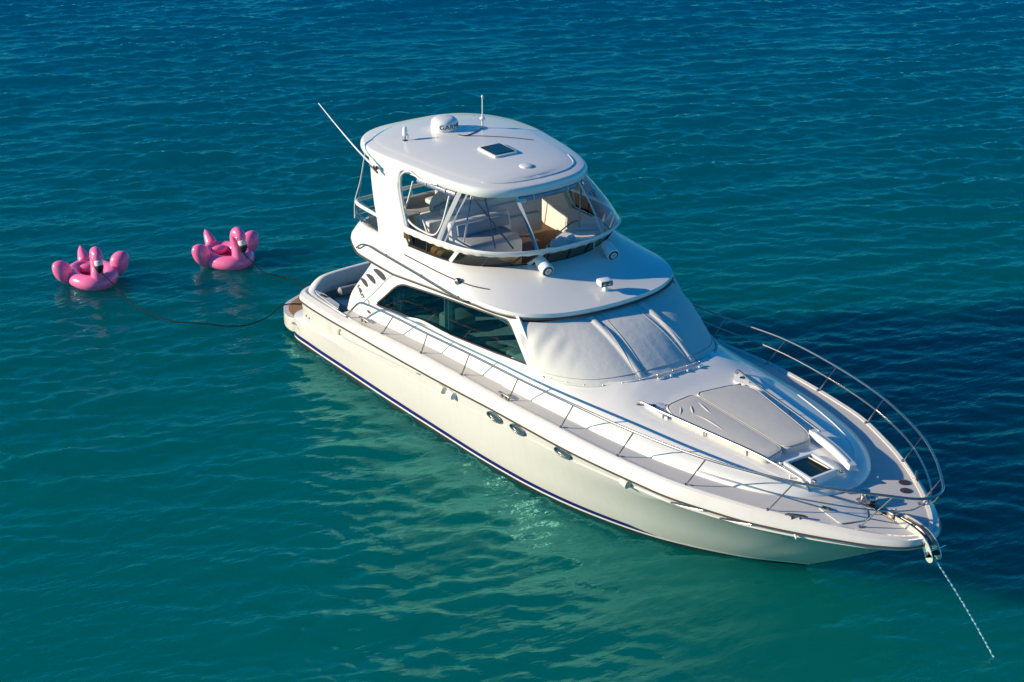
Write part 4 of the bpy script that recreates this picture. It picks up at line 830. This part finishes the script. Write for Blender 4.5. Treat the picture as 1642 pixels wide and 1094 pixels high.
part('roller_wheel', M['black'], lambda b: lathe(b, [(.05, -.075), (.03, 0), (.05, .075)], (15.09, 0, zb-.22), (0, 1, 0), 20), ar)
part('anchor_shank', M['dsteel'], lambda b: (tube(b, crv([(14.45, 0, zb+.07), (14.85, 0, zb+.05), (15.06, 0, zb-.08)], 14), .028, 8), ), ar)
part('roller_pin', M['steel'], lambda b: (tube(b, [(15.08, -.14, zb-.17), (15.12, .22, zb-.14)], .014, 8), lathe(b, [(.028, -.01), (.028, .02)], (15.08, -.11, zb-.2), (0, -1, 0), 12), lathe(b, [(.03, 0), (.03, .02)], (14.98, -.095, zb-.07), (0, -1, 0), 12)), ar)

# ================================================================== ropes
# anchor line: local z runs along the rope so that its braid follows it
a0 = Vector((15.10, .02, 1.36)); a1 = a0+(Vector((15.980, 0.472, 0))-a0)*1.06
n_ = 60; bm = bmesh.new(); Lr = (a1-a0).length
tube(bm, [(.05*math.sin(math.pi*k/(n_-1)), .004*math.sin(k*1.7), Lr*k/(n_-1)) for k in range(n_)], .015, 8)
rp = obj('anchor_rope', bm, M['bluerope']); rp.location = a0; rp.rotation_euler = (a1-a0).to_track_quat('Z', 'Y').to_euler()
tag(rp, 'light blue and white braided anchor line running from bow roller down into water', 'rope')

# ================================================================== flamingo floats
def flamingo(name, loc, rz, label):
    """x forward (the way the bird looks), z up from the water"""
    root = empty(name, loc, rz, label, 'pool float', 'pink flamingo floats')
    bm = bmesh.new(); nu, nv = 72, 28; ring = []
    for i in range(nu):
        t = 2*math.pi*i/nu; ca, sa = math.cos(t), math.sin(t); Rx, Ry = .55, .385; r = .16+.015*math.cos(t)
        c = Vector((Rx*ca+.04, Ry*sa, .12)); o = Vector((ca*1.0, sa*1.0, 0)).normalized(); row = []
        for j in range(nv):
            q = 2*math.pi*j/nv; wr = 1+.012*math.sin(t*46)*max(0, math.cos(q))**3*max(0, -math.sin(q-.5))
            row.append(c+o*math.cos(q)*r*wr+Vector((0, 0, math.sin(q)*r*.92*wr)))
        ring.append(row)
    rows = [[bm.verts.new(p) for p in row] for row in ring]
    for i in range(nu):
        for j in range(nv): bm.faces.new((rows[i][j], rows[(i+1) % nu][j], rows[(i+1) % nu][(j+1) % nv], rows[i][(j+1) % nv]))
    obj('ring', bm, M['pink'], root, 80)
    bm = bmesh.new(); prism(bm, [(.04+.45*math.cos(t), .30*math.sin(t)) for t in np.linspace(0, 2*math.pi, 40, endpoint=False)], -.03, .05); obj('seat_floor', bm, M['pinkseat'], root)
    bm = bmesh.new(); ellip(bm, (-.27, .0, .15), (.13, .22, .10)); obj('backrest', bm, M['pink'], root)
    for s in (-1, 1):
        bm = bmesh.new(); vsx = ellip(bm, (0, 0, 0), (.16, .195, .275), u=32, v=20)
        for v in vsx:          # egg shaped lobes, broader above, pinched where they join the ring
            k = v.co.z/.275; v.co.y *= 1+.16*k; v.co.x *= 1+.10*k; v.co.y += s*.05*k*abs(k)
        mt = Matrix.Translation((.04, s*.595, .26)) @ Matrix.Rotation(s*R(-14), 4, 'Z') @ Matrix.Rotation(-s*R(12), 4, 'X') @ Matrix.Rotation(R(-14), 4, 'Y')
        bmesh.ops.transform(bm, matrix=mt, verts=bm.verts); obj('wing', bm, M['pink'], root, 80)
    bm = bmesh.new(); tl = crv([(-.54, 0, .18), (-.66, 0, .30), (-.76, 0, .40), (-.82, 0, .46)], 20); tube(bm, tl, [.10, .125, .13, .13, .128, .125, .12, .115, .11, .105, .10, .095, .09, .083, .075, .065, .055, .042, .028, .01], 16); obj('tail', bm, M['pink'], root, 80)
    # neck and head in one: up from the front of the ring, over and down to the bill
    nk = crv([(.56, 0, .17), (.54, 0, .30), (.46, 0, .47), (.42, 0, .62), (.46, 0, .74), (.56, 0, .79), (.67, 0, .735), (.73, 0, .63)], 44)
    rad = np.interp(np.linspace(0, 1, 44), [0, .12, .3, .5, .62, .75, .88, 1], [.175, .14, .11, .098, .106, .126, .116, .075])
    bm = bmesh.new(); tube(bm, nk, rad, 18); nkob = obj('neck_and_head', bm, M['pink'], root, 80)
    bm = bmesh.new(); b1_ = crv([(.712, 0, .675), (.742, 0, .60), (.758, 0, .56)], 8); tube(bm, b1_, [.060, .088, .092, .092, .090, .088, .086, .084], 16); obj('face', bm, M['birdwhite'], root, 80)
    bm = bmesh.new(); b2_ = crv([(.752, 0, .575), (.766, 0, .49), (.75, 0, .42), (.715, 0, .385)], 14); tube(bm, b2_, [.088, .094, .096, .094, .09, .085, .079, .072, .064, .055, .045, .034, .022, .008], 16); obj('bill', bm, M['black'], root, 80)
    for s in (-1, 1):
        bm = bmesh.new(); ellip(bm, (.68, s*.108, .725), (.034, .012, .034), u=14, v=8); e_ = obj('eye', bm, M['birdwhite'], root)
        bm = bmesh.new(); ellip(bm, (.683, s*.118, .723), (.015, .006, .015), u=10, v=6); obj('pupil', bm, M['plum'], e_)
    bm = bmesh.new(); lathe(bm, [(.03, -.02), (.03, .015), (.02, .03), (.005, .032)], (.60, .07, .36), (1, .3, .2), 12); obj('tow_eye', bm, M['black'], root)
    return root
def copy_thing(o, loc, rz, label):
    c = o.copy(); COL.objects.link(c); c.location = loc; c.rotation_euler = (0, 0, rz); c['label'] = label
    for ch in o.children:
        d = ch.copy(); COL.objects.link(d); d.parent = c; d.matrix_parent_inverse = ch.matrix_parent_inverse
        for g in ch.children: e = g.copy(); COL.objects.link(e); e.parent = d
    return c
F1, A1 = Vector((-4.93, -4.20, 0)), R(-9); F2, A2 = Vector((-4.30, -1.38, 0)), R(4)
f1 = flamingo('flamingo_float', F1, A1, 'pink inflatable flamingo float farthest from the yacht, its head facing the viewer')
f2 = copy_thing(f1, F2, A2, 'pink inflatable flamingo float nearer the yacht stern, turned slightly towards it')
sea_b = BVHTree.FromPolygons([tuple(v.co) for v in sea_me.vertices], [tuple(p.vertices) for p in sea_me.polygons])
def tow(pts, label, r=.011):
    P = crv(pts, 140)
    for p in P:
        h = sea_b.ray_cast(Vector((p[0], p[1], 3)), Vector((0, 0, -1)))[0]
        if h: p[2] = max(p[2]-.02, h.z+.010)
    for _ in range(6): P[1:-1, 2] = np.maximum(P[1:-1, 2]-.004, .25*P[:-2, 2]+.5*P[1:-1, 2]+.25*P[2:, 2])
    bm = bmesh.new(); tube(bm, P, r, 7); tag(obj('tow_rope', bm, M['rope']), label, 'rope', 'tow ropes of the floats')
def fl_pt(F, A, p): return tuple(F+Matrix.Rotation(A, 3, 'Z') @ Vector(p))
e1 = fl_pt(F1, A1, (.62, .07, .36)); e2 = fl_pt(F2, A2, (.62, .07, .36))
tow([e1, (-3.75, -4.08, .10), (-3.4, -4.1, .03), (-3.03, -4.11, .02), (-1.98, -3.85, .02), (-1.32, -3.35, .02), (-.85, -2.76, .03), (-.72, -2.3, .14), (-.55, -2.0, .40), (-.2, -1.6, .44)], 'long dark tow rope from the farther flamingo float to the swim platform')
tow([e2, (-3.2, -1.12, .08), (-2.9, -1.05, .02), (-2.48, -.81, .02), (-1.92, -.675, .02), (-1.3, -.55, .15), (-1.0, -.5, .40), (-.4, -.9, .43), (-.2, -1.48, .44)], 'short dark tow rope from the nearer flamingo float to the stern')
bpy.context.view_layer.update()
